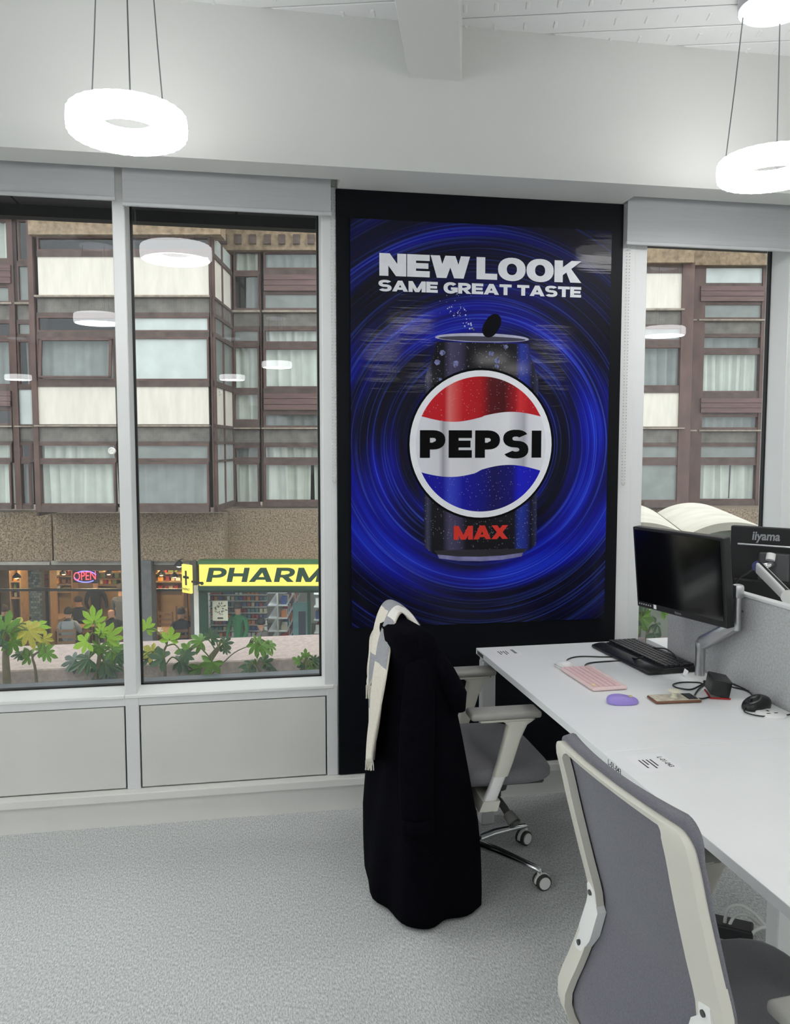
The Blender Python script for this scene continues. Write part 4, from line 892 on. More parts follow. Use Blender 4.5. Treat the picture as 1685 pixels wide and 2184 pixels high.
# ================================================================== PLANTS IN THE TROUGH
def leafmat(name,c):
    m=pm(name,c,.5,var=.25,vscale=25); b=m.node_tree.nodes['Principled BSDF']; b.inputs['Subsurface Weight'].default_value=0; return m
LM=[leafmat('leaf_bright',(168,212,60)),leafmat('leaf_mid',(112,158,56)),leafmat('leaf_dark',(62,96,56)),leafmat('leaf_yellow',(206,196,80)),leafmat('leaf_greygreen',(96,116,104))]
m_stem=pm('plant_stem',(126,116,92),.8,var=.2,vscale=20); m_stemg=pm('plant_petiole',(110,128,64),.7,var=.2)
def leafmesh(lobes,spread,seed,fold=.25):
    r_=random.Random(seed); b=B(); pts=[]
    for i in range(lobes):
        a=-spread/2+spread*i/(lobes-1); ln=(1-.32*abs(2*i/(lobes-1)-1))*r_.uniform(.85,1.08); hw=spread/(lobes-1)/2
        pts.append((a-hw*.98,.36)) if i==0 else None
        for da,q in ((-.82,.70),(-.62,.84),(-.30,.95),(0,1.08),(.30,.95),(.62,.84),(.82,.70)): pts.append((a+da*hw,ln*q*(1-.0)))
        pts.append((a+hw,.40*r_.uniform(.85,1.1)))
    v0=b.bm.verts.new((0,0,0)); vs=[]
    for a,rr in pts:
        x,y=rr*math.sin(a),rr*math.cos(a); vs.append(b.bm.verts.new((x,y,-fold*rr*rr+.06*math.cos(a*lobes*1.1))))
    for a,c in zip(vs,vs[1:]): b.bm.faces.new((v0,a,c))
    return b
LEAF=[]
for mi,mm in enumerate(LM):
    row=[]
    for sd in range(3):
        me=leafmesh((5,7,7)[sd],R((200,250,230)[sd]),sd+mi*3,(.25,.4,.55)[sd]).mesh('leaf'); me.materials.append(mm); row.append(me)
    LEAF.append(row)
lr=random.Random(17)
def wallpt(px,py,Y):
    a=(px-842.5)/FPX; b=(py-1092)/FPX
    F=Vector((sy_*cp_,cy_*cp_,-sp_)); Rr=Vector((cy_,-sy_,0)); U=Rr.cross(F); d=F+Rr*a-U*b; return CAM+d*((Y-CAM.y)/d.y)
def plant(label,stem,leaves,Y,rad=.012):
    Y=.36; base=wallpt(*stem[0],Y); base.z=.40
    t=thing('fatsia_plant',label,'plant',base,0,'plants in the trough outside')
    pts=[Vector((0,0,0))]+[wallpt(p[0],p[1],Y+.005*i)-base for i,p in enumerate(stem)]
    sp_pts=smoothpath(pts,4)
    B().tube(sp_pts,[rad*(1-.5*i/len(sp_pts)) for i in range(len(sp_pts))],8).obj('stem',m_stem,t,True)
    for (px,py,sz,ci,dirdeg,tiltd) in leaves:
        p=wallpt(px,py,Y+lr.uniform(-.05,.05))-base; s=sz*.74*3.85/FPX
        nearest=min(sp_pts,key=lambda q:(q-p).length)
        B().tube(smoothpath([nearest,(nearest+p)/2+Vector((0,0,.03)),p],4),.0035,5).obj('petiole',m_stemg,t)
        o=link('leaf',LEAF[ci][lr.randrange(3)],t,loc=p)
        # leaf y axis points along dirdeg in the picture plane, blade tilted toward the viewer
        d=Vector((math.cos(R(dirdeg)),0,math.sin(R(dirdeg)))); nrm=Vector((.15,-math.cos(R(tiltd)),math.sin(R(tiltd)))); nrm=(nrm-d*nrm.dot(d)).normalized(); x=d.cross(nrm)
        M=Matrix((x,d,nrm)).transposed(); o.rotation_euler=M.to_euler(); o.scale=(s,s,s)
plant('bushy yellow-green plant on a thick pale trunk at the picture edge',[(14,1440),(12,1400),(14,1375),(20,1352)],[(12,1345,48,1,80,40),(30,1338,60,3,-10,50),(60,1345,55,3,-30,40),(70,1336,40,0,10,50),(5,1360,45,2,190,30),(25,1368,40,1,-60,30),(92,1362,34,3,-50,30),(-15,1335,50,1,130,40)],.24,.02)
plant('bright green plant with an upright three-pointed leaf in front of the cafe',[(205,1450),(212,1400),(210,1370),(204,1350)],[(200,1328,44,0,95,-5),(228,1362,46,0,40,25),(186,1368,42,0,200,35),(216,1348,26,0,70,10),(240,1385,46,1,-10,40),(212,1378,36,1,-100,30),(190,1405,60,2,190,50),(222,1412,64,2,-20,50),(250,1398,44,2,10,45),(160,1408,46,4,190,50),(230,1425,60,4,200,50)],.25,.012)
plant('sparse low plant with curled leaves in front of the pale parapet',[(78,1455),(74,1420),(70,1400),(92,1385)],[(85,1388,32,1,30,40),(62,1400,36,1,150,45),(98,1392,30,1,-20,40),(45,1396,26,2,170,50)],.26,.008)
plant('leafy plant with pale and yellowing leaves beside the mullion',[(352,1455),(352,1420),(348,1395),(356,1375)],[(312,1342,34,0,70,10),(362,1366,38,0,80,5),(328,1390,44,3,200,40),(350,1404,52,2,160,50),(382,1410,46,2,-10,50),(318,1400,40,2,190,45),(392,1398,40,2,20,50),(300,1405,30,3,170,30)],.24,.009)
plant('plant on a leaning cut stump with small dark leaves',[(436,1440),(446,1410),(458,1392),(466,1382)],[(430,1368,42,1,170,40),(402,1384,40,1,190,40),(450,1362,34,2,60,40),(476,1372,34,2,10,45),(452,1412,52,1,-110,30),(430,1424,50,1,-80,35),(480,1384,24,2,-30,50)],.27,.02)
plant('trailing plant with one long arched stem and a tattered leaf',[(432,1462),(470,1420),(500,1392),(530,1378)],[(545,1372,44,1,-40,40),(556,1376,40,1,0,50),(575,1374,30,1,-30,50)],.25,.004)
plant('small green shrub at the corner of the middle window',[(652,1436),(652,1424),(653,1412),(654,1402)],[(652,1400,22,1,90,20),(640,1410,24,1,150,30),(668,1410,26,2,30,30),(648,1420,26,2,-120,40),(664,1422,26,1,-50,40),(676,1424,20,2,0,40)],.26,.004)
plant('low dark-leaved plant along the front of the trough',[(555,1452),(556,1440),(552,1428),(548,1420)],[(540,1418,36,2,170,50),(562,1412,34,2,20,50),(530,1426,30,2,200,50),(575,1422,26,2,-10,50)],.25,.004)
plant('large-leaved dark plant outside behind the monitor',[(1380,1370),(1380,1340),(1372,1310),(1366,1285)],[(1352,1258,52,2,110,30),(1372,1280,56,2,160,35),(1345,1290,60,4,190,40),(1384,1305,70,1,150,45),(1368,1318,70,1,-100,35),(1345,1318,60,2,200,40),(1400,1330,50,2,-40,40),(1350,1340,56,2,-90,40),(1396,1352,46,2,-70,40),(1410,1300,50,1,20,40)],.36,.012)
# ================================================================== DESKS
DRZ=R(1.12); DO=Vector((.925,-.2175,0))
def DW(lx,ly,z): return Vector((DO.x+lx*math.cos(DRZ)-ly*math.sin(DRZ),DO.y+lx*math.sin(DRZ)+ly*math.cos(DRZ),z))
def floorpt(px,py,z):
    a=(px-842.5)/FPX; b=(py-1092)/FPX
    F=Vector((sy_*cp_,cy_*cp_,-sp_)); Rr=Vector((cy_,-sy_,0)); U=Rr.cross(F); d=F+Rr*a-U*b; return CAM+d*((z-CAM.z)/d.z)
m_leg=pm('desk_leg_white',(226,228,228),.4,var=.01)
m_txt=pm('label_ink',(34,34,38),.6,var=0); m_lab=pm('label_film',(248,249,250),.38,var=0)
DT=.74
def desk(label,lx0,ly0,ln,legs,sticker=None,smudge=False):
    t=thing('desk',label,'desk',DW(lx0,ly0,0),DRZ,'white bench desks')
    B().bx(0,.735,-ln,0,DT-.025,DT,.001,1).obj('table_top',m_desk,t)
    for x,y in legs: B().bx(x,x+.055,y-.055,y,0,DT-.045,.003,1).obj('leg',m_leg,t)
    for y in sorted({l[1] for l in legs}): B().bx(.01,.70,y-.045,y-.01,DT-.06,DT-.025,.002,1).obj('cross_beam',m_leg,t)
    B().bx(.05,.09,-ln+.06,-.06,DT-.062,DT-.026).obj('long_beam',m_leg,t)
    if sticker or smudge:
        lab=B().bx(.045,.155,-.155,-.04,DT+.0001,DT+.0004).obj('label_sticker',m_lab,t)
        if sticker:
            text('label_text',sticker,.021,m_txt,lab,axes((.128,-.062,DT+.0006),(0,-1,0),(1,0,0)),offset=.0002,xs=.95,ext=.0001)
            text('edge_text',sticker,.0215,m_txt,lab,axes((-.0004,-.035,DT-.0205),(0,-1,0),(0,0,1)),offset=.0003,xs=1.0,ext=.0001)
        b=B()
        for i,w_ in enumerate((.045,.06,.035,.055)): b.bx(.100-i*.011,.104-i*.011,-.075-w_,-.075,DT+.0004,DT+.0007)
        if smudge:
            for i in range(6): b.bx(.128,.140,-.065-i*.011,-.058-i*.011,DT+.0004,DT+.0007)
            for i in range(7): b.bx(-.0008,0,-.028-i*.012,-.020-i*.012,DT-.021,DT-.006)
        b.obj('small_print',m_txt,lab,kind='stuff')
    return t
desk('white bench desk nearest the poster board with the pink keyboard on it',0,0,1.205,((.01,-.012),(.66,-.012)),smudge=True)
desk('white bench desk in front of the nearer empty chair with a number label',0,-1.206,1.25,((.02,-.002),(.525,-.002),(.02,-1.17),(.60,-1.17)),sticker='L-01-043')
desk('white bench desk behind the fabric divider under the far monitor',.785,.02,1.2,((.01,-.012),(.66,-.012),(.01,-1.12),(.66,-1.12)))
# fabric divider
m_felt=pm('divider_felt',(186,187,188),.95,var=.16,vscale=130,bump=.25,bscale=220,detail=6)
t=thing('desk_divider','grey felt desk divider with a white top trim between the desks','divider',DW(.742,-.232,0),DRZ)
B().bx(0,.03,-2.2,0,.70,1.063,.006,2).obj('felt_panel',m_felt,t); B().bx(-.002,.032,-2.2,.002,1.063,1.075,.003,2).obj('top_trim',m_frame,t)
for y in (-.3,-1.6): B().bx(.0,.03,y-.05,y,.60,.70).obj('bracket',m_alu,t)

# ================================================================== MONITORS
m_bez=pm('monitor_bezel',(16,16,18),.4,var=.05,vscale=30); m_scr=pm('monitor_screen',(5,5,7),.09,var=0,spec=.6)
m_back=pm('monitor_back',(24,24,26),.5,var=.06,vscale=60)
ml,mr=Vector((1.442,-.576)),Vector((1.552,-1.010)); dv_=mr-ml; W1=dv_.length; H1=.312
t=thing('monitor','black monitor facing the desk, its screen switched off','monitor',((ml.x+mr.x)/2+.015,(ml.y+mr.y)/2,1.124)); t.rotation_euler=(R(6),0,math.atan2(dv_.y,dv_.x))
B().bx(-W1/2,W1/2,-.004,.03,-H1/2,H1/2,.004,2).obj('housing',m_bez,t)
B().bx(-W1/2+.06,W1/2-.06,.03,.052,-H1/2+.05,H1/2-.05,.012,2).obj('rear_shell',m_back,t)
B().bx(-W1/2+.012,W1/2-.014,-.0055,-.003,-H1/2+.024,H1/2-.010).obj('screen',m_scr,t)
text('maker_name','iiyama',.013,pm('logo_grey',(120,120,124),.4),t,axes((-.022,-.0046,-H1/2+.008),(1,0,0),(0,0,1)),offset=.0003,ext=.0002)
b=B()
for i in range(6): b.bx(-W1/2+.012+i*.012,-W1/2+.017+i*.012,-.0048,-.004,-H1/2+.011,-H1/2+.016)
b.obj('button_icons',pm('icon_white',(190,190,192),.5),t); B().bx(-W1/2+.092,-W1/2+.106,-.005,-.004,-H1/2+.006,-H1/2+.022).obj('energy_sticker',m_lab,t)
text('model_print','ProLite',.006,pm('logo_grey',(120,120,124)),t,axes((-W1/2+.012,-.0046,H1/2-.008),(1,0,0),(0,0,1)),ext=.0001)
t=thing('swivel_mount','silver gas-spring monitor arm clamped at the back of the desk','monitor arm',(1.605,-.80,DT))
p0=Vector((1.605,-.80,DT)); el=Vector((1.642,-.962,.972))-p0; up=Vector((1.648,-.952,1.078))-p0
B().lathe([(.052,0),(.052,.008),(.03,.012)],24).obj('desk_clamp',m_white,t,40)
B().lathe([(.0175,.008),(.0175,.115),(.019,.117),(.019,.135)],20).obj('pole',m_alu,t,40)
d=(el-Vector((0,0,.125))).normalized(); a0=Vector((0,0,.128)); side=d.cross(Vector((0,0,1))).normalized(); upn=side.cross(d).normalized()
def flatarm(a,c,h0,h1,wd):
    b=B(); dd=(c-a).normalized(); sd=dd.cross(Vector((0,0,1))).normalized(); un=sd.cross(dd).normalized()
    rings=[]
    for f in (0,.08,.5,.92,1):
        p=a.lerp(c,f); h=(h0+(h1-h0)*f)*(.75 if f in(0,1) else 1); w_=wd*(.8 if f in (0,1) else 1)
        rings.append([p+sd*(w_*math.copysign(abs(math.cos(q))**.5,math.cos(q)))+un*(h*math.copysign(abs(math.sin(q))**.5,math.sin(q))) for q in [k*2*PI/16 for k in range(16)]])
    return b.loft(rings)
flatarm(a0,el,.026,.020,.016).obj('lower_arm',m_alu,t,50)
B().tube([el-Vector((0,0,.02)),el,up],.0135,16).obj('riser',m_alu,t,40)
B().tube([up-Vector((.0,0,.05)),up-Vector((.03,-.03,.03)),Vector((1.575,-.83,1.118))-p0],.012,12).obj('head_link',m_dark,t,True)
b=B(); b.box(tuple(up+Vector((0,0,.008))),(.036,.034,.05),.01,2); b.obj('tilt_head',m_alu,t,40)
B().tube([up-Vector((.012,0,.055)),up-Vector((-.012,.012,.06)),up-Vector((.01,-.012,.062))],.004,8).obj('cable_clip',m_dark,t)
# second monitor, seen from behind
L2=Vector((1.968,-.395)); d2=Vector((.643,-.766)).normalized()
t=thing('monitor','black monitor seen from behind with a silver maker name, on the far desk','monitor',(L2.x,L2.y,1.092)); t.rotation_euler=(0,0,math.atan2(d2.y,d2.x))
B().bx(0,.52,-.004,.03,-.165,.165,.005,2).obj('housing',m_back,t); B().bx(.008,.512,.030,.0315,-.155,.155).obj('screen',m_scr,t)
b=B().bx(.03,.50,-.010,-.004,.088,.0945,.002,1); b.obj('silver_line',pm('silver_line',(220,222,224),.3,.5),t)
text('maker_name','iiyama',.050,pm('logo_silver',(176,178,182),.35,.4),t,axes((.085,-.0048,.112),(1,0,.02),(0,0,1)),offset=.0012,xs=.86,ext=.0006,shear=.12)
B().bx(.02,.50,-.022,-.004,-.165,-.05,.008,2).obj('lower_housing',m_back,t)
B().bx(.115,.235,-.010,-.003,-.055,.065,.008,2).obj('mount_plate',pm('mount_plate',(92,93,95),.45,.3),t)
B().bx(.10,.125,-.026,-.02,-.15,-.13).bx(.14,.165,-.026,-.02,-.15,-.13).obj('port_labels',m_lab,t)
def M2(s,o,z): 
    n=Vector((-d2.y*-1,-d2.x*1,0)); n=Vector((d2.y,-d2.x,0)); return Vector((L2.x,L2.y,1.092))+Vector((d2.x,d2.y,0))*s+n*o+Vector((0,0,z))
t=thing('swivel_mount','white and silver monitor arm holding the far monitor from behind','monitor arm',(1.96,-.86,DT))
q0=Vector((1.96,-.86,DT)); J1=M2(.125,.05,.01)-q0; J2=Vector((1.93,-.83,1.035))-q0
flatarm(J1,J2,.024,.021,.015).obj('upper_arm',m_white,t,50)
b=B(); nn=(J2-J1).normalized(); b.tube([J1+Vector((0,0,.022)),J2+Vector((0,0,.02))],.006,8); b.obj('cable_cover',m_dark,t)
B().tube([M2(.175,.008,.02)-q0,M2(.16,.03,.015)-q0,J1],.013,10).obj('tilt_head',m_chrome,t,True)
B().tube([M2(.165,.014,.06)-q0,M2(.165,.026,.035)-q0],.018,14).obj('spring_cap',m_white,t,40)
b=B(); cdir=(CAM-(q0+J1)).normalized(); b.tube([J1-cdir*.01,J1+cdir*.022],.022,18); b.obj('joint_cap',pm('joint_blue',(60,66,120),.4),t,40)
B().tube([J2-cdir*.02,J2+cdir*.022],.026,18).obj('elbow_cap',m_white,t,40)
B().tube([J2,Vector((J2.x*.5,J2.y*.5,.2)),Vector((0.0,0,.15)),Vector((0.0,0,.0))],.018,14).obj('pole',m_alu,t,40); B().lathe([(.05,0),(.05,.01)],20).obj('desk_clamp',m_white,t,40)
B().tube(smoothpath([M2(.03,.03,-.16)-q0,M2(.045,.05,-.06)-q0,M2(.09,.06,-.02)-q0,J1],5),.004,6).obj('cable',m_dark,t)

# ================================================================== THINGS ON THE DESK
def onDesk(name,label,cat,x,y,rz,group=None): return thing(name,label,cat,(x,y,DT),rz,group)
def keyset(b,x0,x1,y0,y1,rows,cols,z,h,gap=.15,bev=.0):
    rw=(y1-y0)/rows
    for r_ in range(rows):
        n=cols; cw=(x1-x0)/n; c=0
        while c<n:
            s=1
            if r_==0 and c==4: s=5
            elif r_ in (1,2) and c in (0,n-5): s=2
            b.bx(x0+c*cw+cw*gap/2,x0+(c+s)*cw-cw*gap/2,y0+r_*rw+rw*gap/2,y0+(r_+1)*rw-rw*gap/2,z,z+h,bev,1); c+=s
m_key=pm('key_black',(34,34,37),.42,var=.05)
t=onDesk('keyboard','large black keyboard with a wrist rest near the divider','keyboard',1.54,-.51,R(-86))
B().bx(-.22,.22,-.055,.085,.002,.022,.005,2).obj('case',m_dark,t)
b=B(); keyset(b,-.213,.213,-.048,.078,6,21,.022,.010,.16,.0012); b.obj('keys',m_key,t)
B().slab(lambda u,v:(-.22+.44*u,-.12+.068*v,.004),lambda u,v:(-.22+.44*u,-.12+.068*v,.008+.013*math.sin(PI*(.12+.6*v))),4,8).obj('wrist_rest',m_dark,t,True)
m_pink=pm('pink_plastic',(238,212,210),.5,var=.02); m_pinkk=pm('pink_keys',(230,196,196),.55,var=.02)
t=onDesk('keyboard','slim pale pink keyboard on the white desk','keyboard',1.212,-.752,R(-88))
B().bx(-.14,.14,-.066,.066,.001,.014,.007,3).obj('case',m_pink,t)
b=B(); keyset(b,-.131,.131,-.058,.044,5,14,.0138,.0028,.13,.0008); b.obj('keys',m_pinkk,t); B().bx(.10,.118,-.054,-.042,.0166,.0172).obj('yellow_key_mark',pm('key_yellow',(238,222,150),.5),t)
B().bx(-.06,-.045,.05,.056,.0138,.0145).bx(-.02,.02,.05,.055,.0138,.0143).obj('function_strip',pm('strip_white',(240,236,232),.4),t)
def mousemesh(l,w,h):
    b=B(); rings=[]; n=28
    for f,k,sh in ((.02,.93,0),(.10,.985,0),(.25,1.0,0),(.45,.985,-.01),(.62,.93,-.02),(.78,.82,-.04),(.90,.64,-.06),(.97,.42,-.075),(1.0,.18,-.08)):
        rings.append([(l*sh+l/2*k*math.copysign(abs(math.cos(q))**.8,math.cos(q)),w/2*k*math.copysign(abs(math.sin(q))**.8,math.sin(q))*(1-.08*math.cos(q)),h*f*(1-.22*max(0,math.cos(q))*f)) for q in [j*2*PI/n for j in range(n)]])
    return b.loft(rings)
t=onDesk('mouse','lilac wireless mouse lying beside the phone','mouse',1.197,-1.026,R(-8))
mousemesh(.104,.058,.030).obj('shell',pm('lilac_plastic',(158,140,218),.45,var=.02),t,50); B().tube([(.026,-.004,.0225),(.026,.004,.0225)],.005,10).obj('scroll_wheel',pm('wheel_yellow',(226,214,150),.5),t)
t=onDesk('mouse','black wired mouse beside the white power outlet near the divider','mouse',1.598,-1.150,R(200))
mousemesh(.110,.064,.042).obj('shell',pm('mouse_black',(22,22,24),.35,var=.05),t,50); B().tube([(.03,-.005,.031),(.03,.005,.031)],.006,10).obj('scroll_wheel',m_dark,t); B().tube(smoothpath([(.05,0,.012),(.08,.02,.006),(.06,.07,.004),(-.02,.10,.004),(-.11,.09,.004)],6),.0022,6).obj('cable',m_dark,t,True)
t=onDesk('mouse','small white wired mouse at the corner of the pink keyboard','mouse',1.170,-.580,R(100))
mousemesh(.075,.05,.03).obj('shell',m_white,t,50); B().bx(-.03,.03,-.0253,.0253,.009,.0105,.0,1).obj('seam_line',pm('seam_grey',(180,182,184),.5),t)
# phone with a grip button
t=onDesk('phone','phone in a pale marbled case with a round cream grip, lying face down','phone',1.380,-1.026,R(-3))
B().bx(-.080,.080,-.038,.038,.001,.010,.006,3).obj('case',pm('case_brown',(126,84,62),.45,var=.1),t,40); B().bx(-.076,.076,-.035,.035,.0098,.0112,.0006,1).obj('back_cover',pm('case_marble',(206,198,178),.35,var=.25,vscale=60,detail=6),t)
B().bx(.038,.070,-.030,.032,.011,.0128,.0008,1).obj('camera_bar',pm('camera_black',(16,16,18),.15),t); B().lathe([(.013,.011),(.008,.015),(.009,.026),(.021,.031),(.022,.034),(.012,.036)],24).obj('grip_button',pm('grip_cream',(232,230,206),.5),t,40)
# dock box
t=onDesk('dock_box','black docking box with a thin red edge leaning by the divider','dock',1.556,-1.0,R(-20))
b=B(); b.box((0,0,.037),(.062,.10,.056),.003,2,Matrix.Rotation(R(10),4,'Y')); b.obj('housing',pm('dock_black',(14,14,15),.3,var=.05),t); B().bx(-.036,.03,-.050,-.047,.001,.006).bx(-.036,-.032,-.05,.05,.001,.006).obj('red_edge',pm('dock_red',(170,28,30),.4),t)
# power outlet grommet
t=onDesk('desk_outlet','round white power outlet set into the desk beside the black mouse','outlet',1.607,-1.215,0)
B().lathe([(.046,0),(.046,.004),(.042,.0065)],36).obj('cover',m_white,t,40); b=B(); [b.box((x,y,.0068),(.012 if i else .006,.005 if i else .012,.001)) for i,(x,y) in enumerate(((0,.018),(-.013,-.006),(.013,-.006)))]; b.obj('socket_slots',m_black,t)
# loose cables, each its own thing
def cable(label,pts,r=.0027,mat=None):
    P_=[floorpt(a,b,DT+.0035+(c if c else 0)) if len(q)==3 else floorpt(q[0],q[1],DT+.0035) for q in pts for (a,b,c) in [(q+(0,))[:3]]]
    o=B().tube(smoothpath(P_,7),r,6).obj('cable',mat or m_dark,None,True,label=label,cat='cable',group='loose desk cables')
cable('black cable curling from the white mouse to the black keyboard',[(1217,1428),(1208,1412),(1216,1404),(1240,1400),(1290,1401),(1330,1401),(1360,1405,.03)])
cable('black cable with a plug lying above the pink keyboard',[(1280,1432),(1262,1424),(1248,1420),(1258,1414),(1290,1411),(1330,1409),(1372,1402,.034)],.003)
cable('black cable loop on the desk in front of the dock box',[(1500,1462),(1492,1456),(1460,1455),(1440,1458),(1436,1463),(1450,1468),(1475,1470),(1500,1458),(1512,1450)])
cable('black cable running under the dock box towards the phone',[(1507,1458),(1494,1466),(1484,1478),(1482,1487),(1496,1490),(1512,1487)])
cable('thick black cable bundle from the keyboard to the arm clamp',[(1475,1440),(1490,1445),(1500,1452),(1510,1456),(1520,1455)],.005)
cable('black cable lying across the top keys of the black keyboard',[(1370,1376),(1395,1382,.03),(1420,1384,.034),(1440,1398,.034),(1452,1412,.034),(1476,1418),(1500,1425)],.003)
cable('black cable from the dock box to the black mouse along the divider',[(1562,1458),(1585,1468),(1600,1478),(1606,1488),(1598,1492)],.0025)
cable('black cable arching behind the black mouse',[(1560,1465),(1600,1474),(1625,1478),(1640,1490),(1644,1500)],.0025)
t=onDesk('cable_tag','small white paper tag on a cable by the keyboard','tag',*floorpt(1462,1443,DT)[:2],R(20)); b=B(); b.box((0,0,.014),(.002,.018,.026),0,1,Matrix.Rotation(R(20),4,'X')); b.obj('paper',m_lab,t); B().tube([(0,0,.02),(.03,.02,.004)],.0025,6).obj('tag_cable',m_dark,t)
# power brick and white cables on the floor below the desk
m_wc=pm('white_cable',(206,208,204),.5)
pbk=floorpt(1535,1990,.0)
t=thing('power_brick','black power brick with white leads under the desk','power adapter',pbk,0)
b=B(); b.box((0,0,.0225),(.20,.07,.045),.006,2,Matrix.Rotation(R(-35),4,'Z')); b.obj('housing',m_dark,t)
for P_ in ([(1545,1975,.03),(1552,1940,.10),(1578,1930,.13),(1608,1948,.10),(1634,1975,.06),(1655,1985,.02),(1672,1990,.008)],[(1553,1980,.03),(1566,1955,.07),(1590,1950,.09),(1612,1965,.06),(1634,1980,.04),(1662,1995,.008)],[(1600,2000,.02),(1610,1985,.05),(1630,1977,.06),(1650,1980,.03),(1680,1998,.008)]):
    B().tube(smoothpath([floorpt(*q)-pbk for q in P_],6),.0055,7).obj('lead',m_wc,t,True)

# ================================================================== OFFICE CHAIRS
PROF=[(.30,-.20),(.325,-.222),(.38,-.262),(.43,-.282),(.465,-.278),(.525,-.25),(.60,-.222),(.65,-.215),(.745,-.24),(.85,-.268),(.92,-.285),(.98,-.302),(1.02,-.312)]
PROF_S=[(v.x,v.y) for v in smoothpath([Vector((z,x,0)) for z,x in PROF],8)]
def xb(z):
    for (a,va),(b_,vb) in zip(PROF_S,PROF_S[1:]):
        if z<=b_: return va+(vb-va)*(z-a)/(b_-a)
    return PROF_S[-1][1]
def chair(label,zt=.985,armx=0):
    t=thing('office_chair',label,'chair',(0,0,0),0,'grey office chairs')
    zb=.36
    def surf(off,w0,zlo,zhi,curve=.020):
        def f(u,v):
            v=1-(1-v)**1.7; z=zlo+(zhi-zlo)*v; s=2*u-1; e_=max(0,(v-.94)/.06); w=(w0-.040*(1-math.sqrt(max(0,1-e_*e_))))*(1-.04*(1-v)); return (xb(z)+off+curve*(s*s-1), s*w, z)
        return f
    def front(u,v):
        x,y,z=surf(.012,.230,zb,zt+.012)(u,v); s=2*u-1; v=1-(1-v)**1.7; puff=.030*(1-abs(s)**6)*(1-abs(2*v-1)**8)+.012*max(0,(v-.9)/.1); return (x+puff,y,z)
    B().slab(surf(.004,.230,zb,zt+.008),front,18,34).obj('backrest',m_up,t,True)
    # white frame: one continuous band up one side, over the rounded top and down the other
    yo_,zt_,rad=.226,zt-.003,.032; path=[]
    for i in range(24): path.append(((yo_,.325+(zt_-rad-.325)*i/24),(-1,0),.052+.008*math.sin(PI*i/24)))
    for i in range(9):
        a=R(90*i/8); path.append(((yo_-rad+rad*math.cos(a),zt_-rad+rad*math.sin(a)),(-math.cos(a),-math.sin(a)),.052-.040*(i/8)))
    for i in range(1,8): path.append(((yo_-rad)*(1-2*i/8) if False else ((yo_-rad)*(1-2*i/8),zt_+.006*math.sin(PI*i/8)),(0,-1),.012))
    def fr(side):
        out=[]
        for i in range(24):
            z=.325+(zt_-rad-.325)*i/24; w_=.052+.006*math.sin(PI*i/24); out.append(((yo_,z),(yo_-w_,min(z,zt_-.026)),1.0))
        for i in range(9):
            a=R(90*i/8); out.append(((yo_-rad+rad*math.cos(a),zt_-rad+rad*math.sin(a)),(yo_-.052-.014+.014*math.cos(a),zt_-.026+.014*math.sin(a)),1-.5*i/8))
        return [((side*o[0],o[1]),(side*q[0],q[1]),d_) for o,q,d_ in out]
    P2=fr(1)+[(((yo_-rad)*(1-2*i/9),zt_+.005*math.sin(PI*i/9)),((yo_-.066)*(1-2*i/9),zt_-.012+.005*math.sin(PI*i/9)),.5) for i in range(1,9)]+list(reversed(fr(-1)))
    rings=[]
    for (y,z),(yi,zi),dp in P2:
        cv=.020*((y/.226)**2-1); cvi=.020*((yi/.226)**2-1); xo,xi=xb(z)+cv,xb(zi)+cvi; ym,zm=y+(yi-y)*.2,z+(zi-z)*.2
        rings.append([(xo+.006,y,z),(xo-.014*dp,y,z),(xo-.019*dp,ym,zm),(xi-.017*dp,yi,zi),(xi-.000,yi,zi)])
    B().loft(rings).obj('back_frame',m_chairw,t,50)
    for s in (-1,1):
        # lower arm of the rail sweeping under the seat
        B().tube(smoothpath([(xb(.42)-.004,s*.20,.42),(xb(.33)-.004,s*.185,.33),(-.13,s*.15,.315),(-.02,s*.09,.325)],6),.018,10).obj('rail_arm',m_chairw,t,True)
        rings=[]
        for z,dx,yw in ((.674,.002,.012),(.666,.008,.016),(.640,.009,.017),(.626,.013,.024),(.578,.014,.025),(.568,.010,.021),(.540,.008,.016),(.530,.002,.012)):
            x=xb(z)-.018; yc=s*(.190 if yw<.02 else .182); rings.append([(x+.010,yc-yw,z),(x-dx*.8,yc-yw,z),(x-dx,yc-yw*.6,z),(x-dx,yc+yw*.6,z),(x-dx*.8,yc+yw,z),(x+.010,yc+yw,z)])
        B().loft(rings).obj('lumbar_slider',m_white,t,40)
        b=B()
        for zz in (.655,.55): b.tube([(xb(zz)-.018,s*.190,zz),(xb(zz)-.030,s*.190,zz)],.006,10)
        b.obj('screw',m_mech,t)
        # armrest
        B().box((.045+armx,s*.262,.672),(.25,.088,.026),.011,3).obj('armrest_pad',m_pad,t,40)
        B().box((.05+armx*.8,s*.262,.654),(.19,.062,.012),.004,1).obj('armrest_plate',m_chairw,t)
        def sec(x,z,hx,hy): return [(x+hx*math.copysign(abs(math.cos(q))**.5,math.cos(q)),s*.262+hy*math.copysign(abs(math.sin(q))**.5,math.sin(q)),z) for q in [k*2*PI/16 for k in range(16)]]
        B().loft([sec(.035,.452,.026,.018),sec(.052,.50,.027,.019),sec(.075,.58,.029,.020),(sec(.092,.63,.036,.022)),sec(.095,.649,.062,.026)]).obj('armrest_post',m_chairw,t,50)
        B().loft([sec(-.012,.345,.024,.016),sec(.012,.40,.022,.015),sec(.034,.455,.022,.015)]).obj('armrest_sleeve',m_white,t,50)
        B().loft([[(x,s*y,z) for x,z in ((-.045,.335),(.02,.335),(.03,.37),(-.03,.37))] for y in (.13,.285)]).obj('armrest_bracket',m_chairw,t)
    # seat
    b=B(); n=36; rings=[]
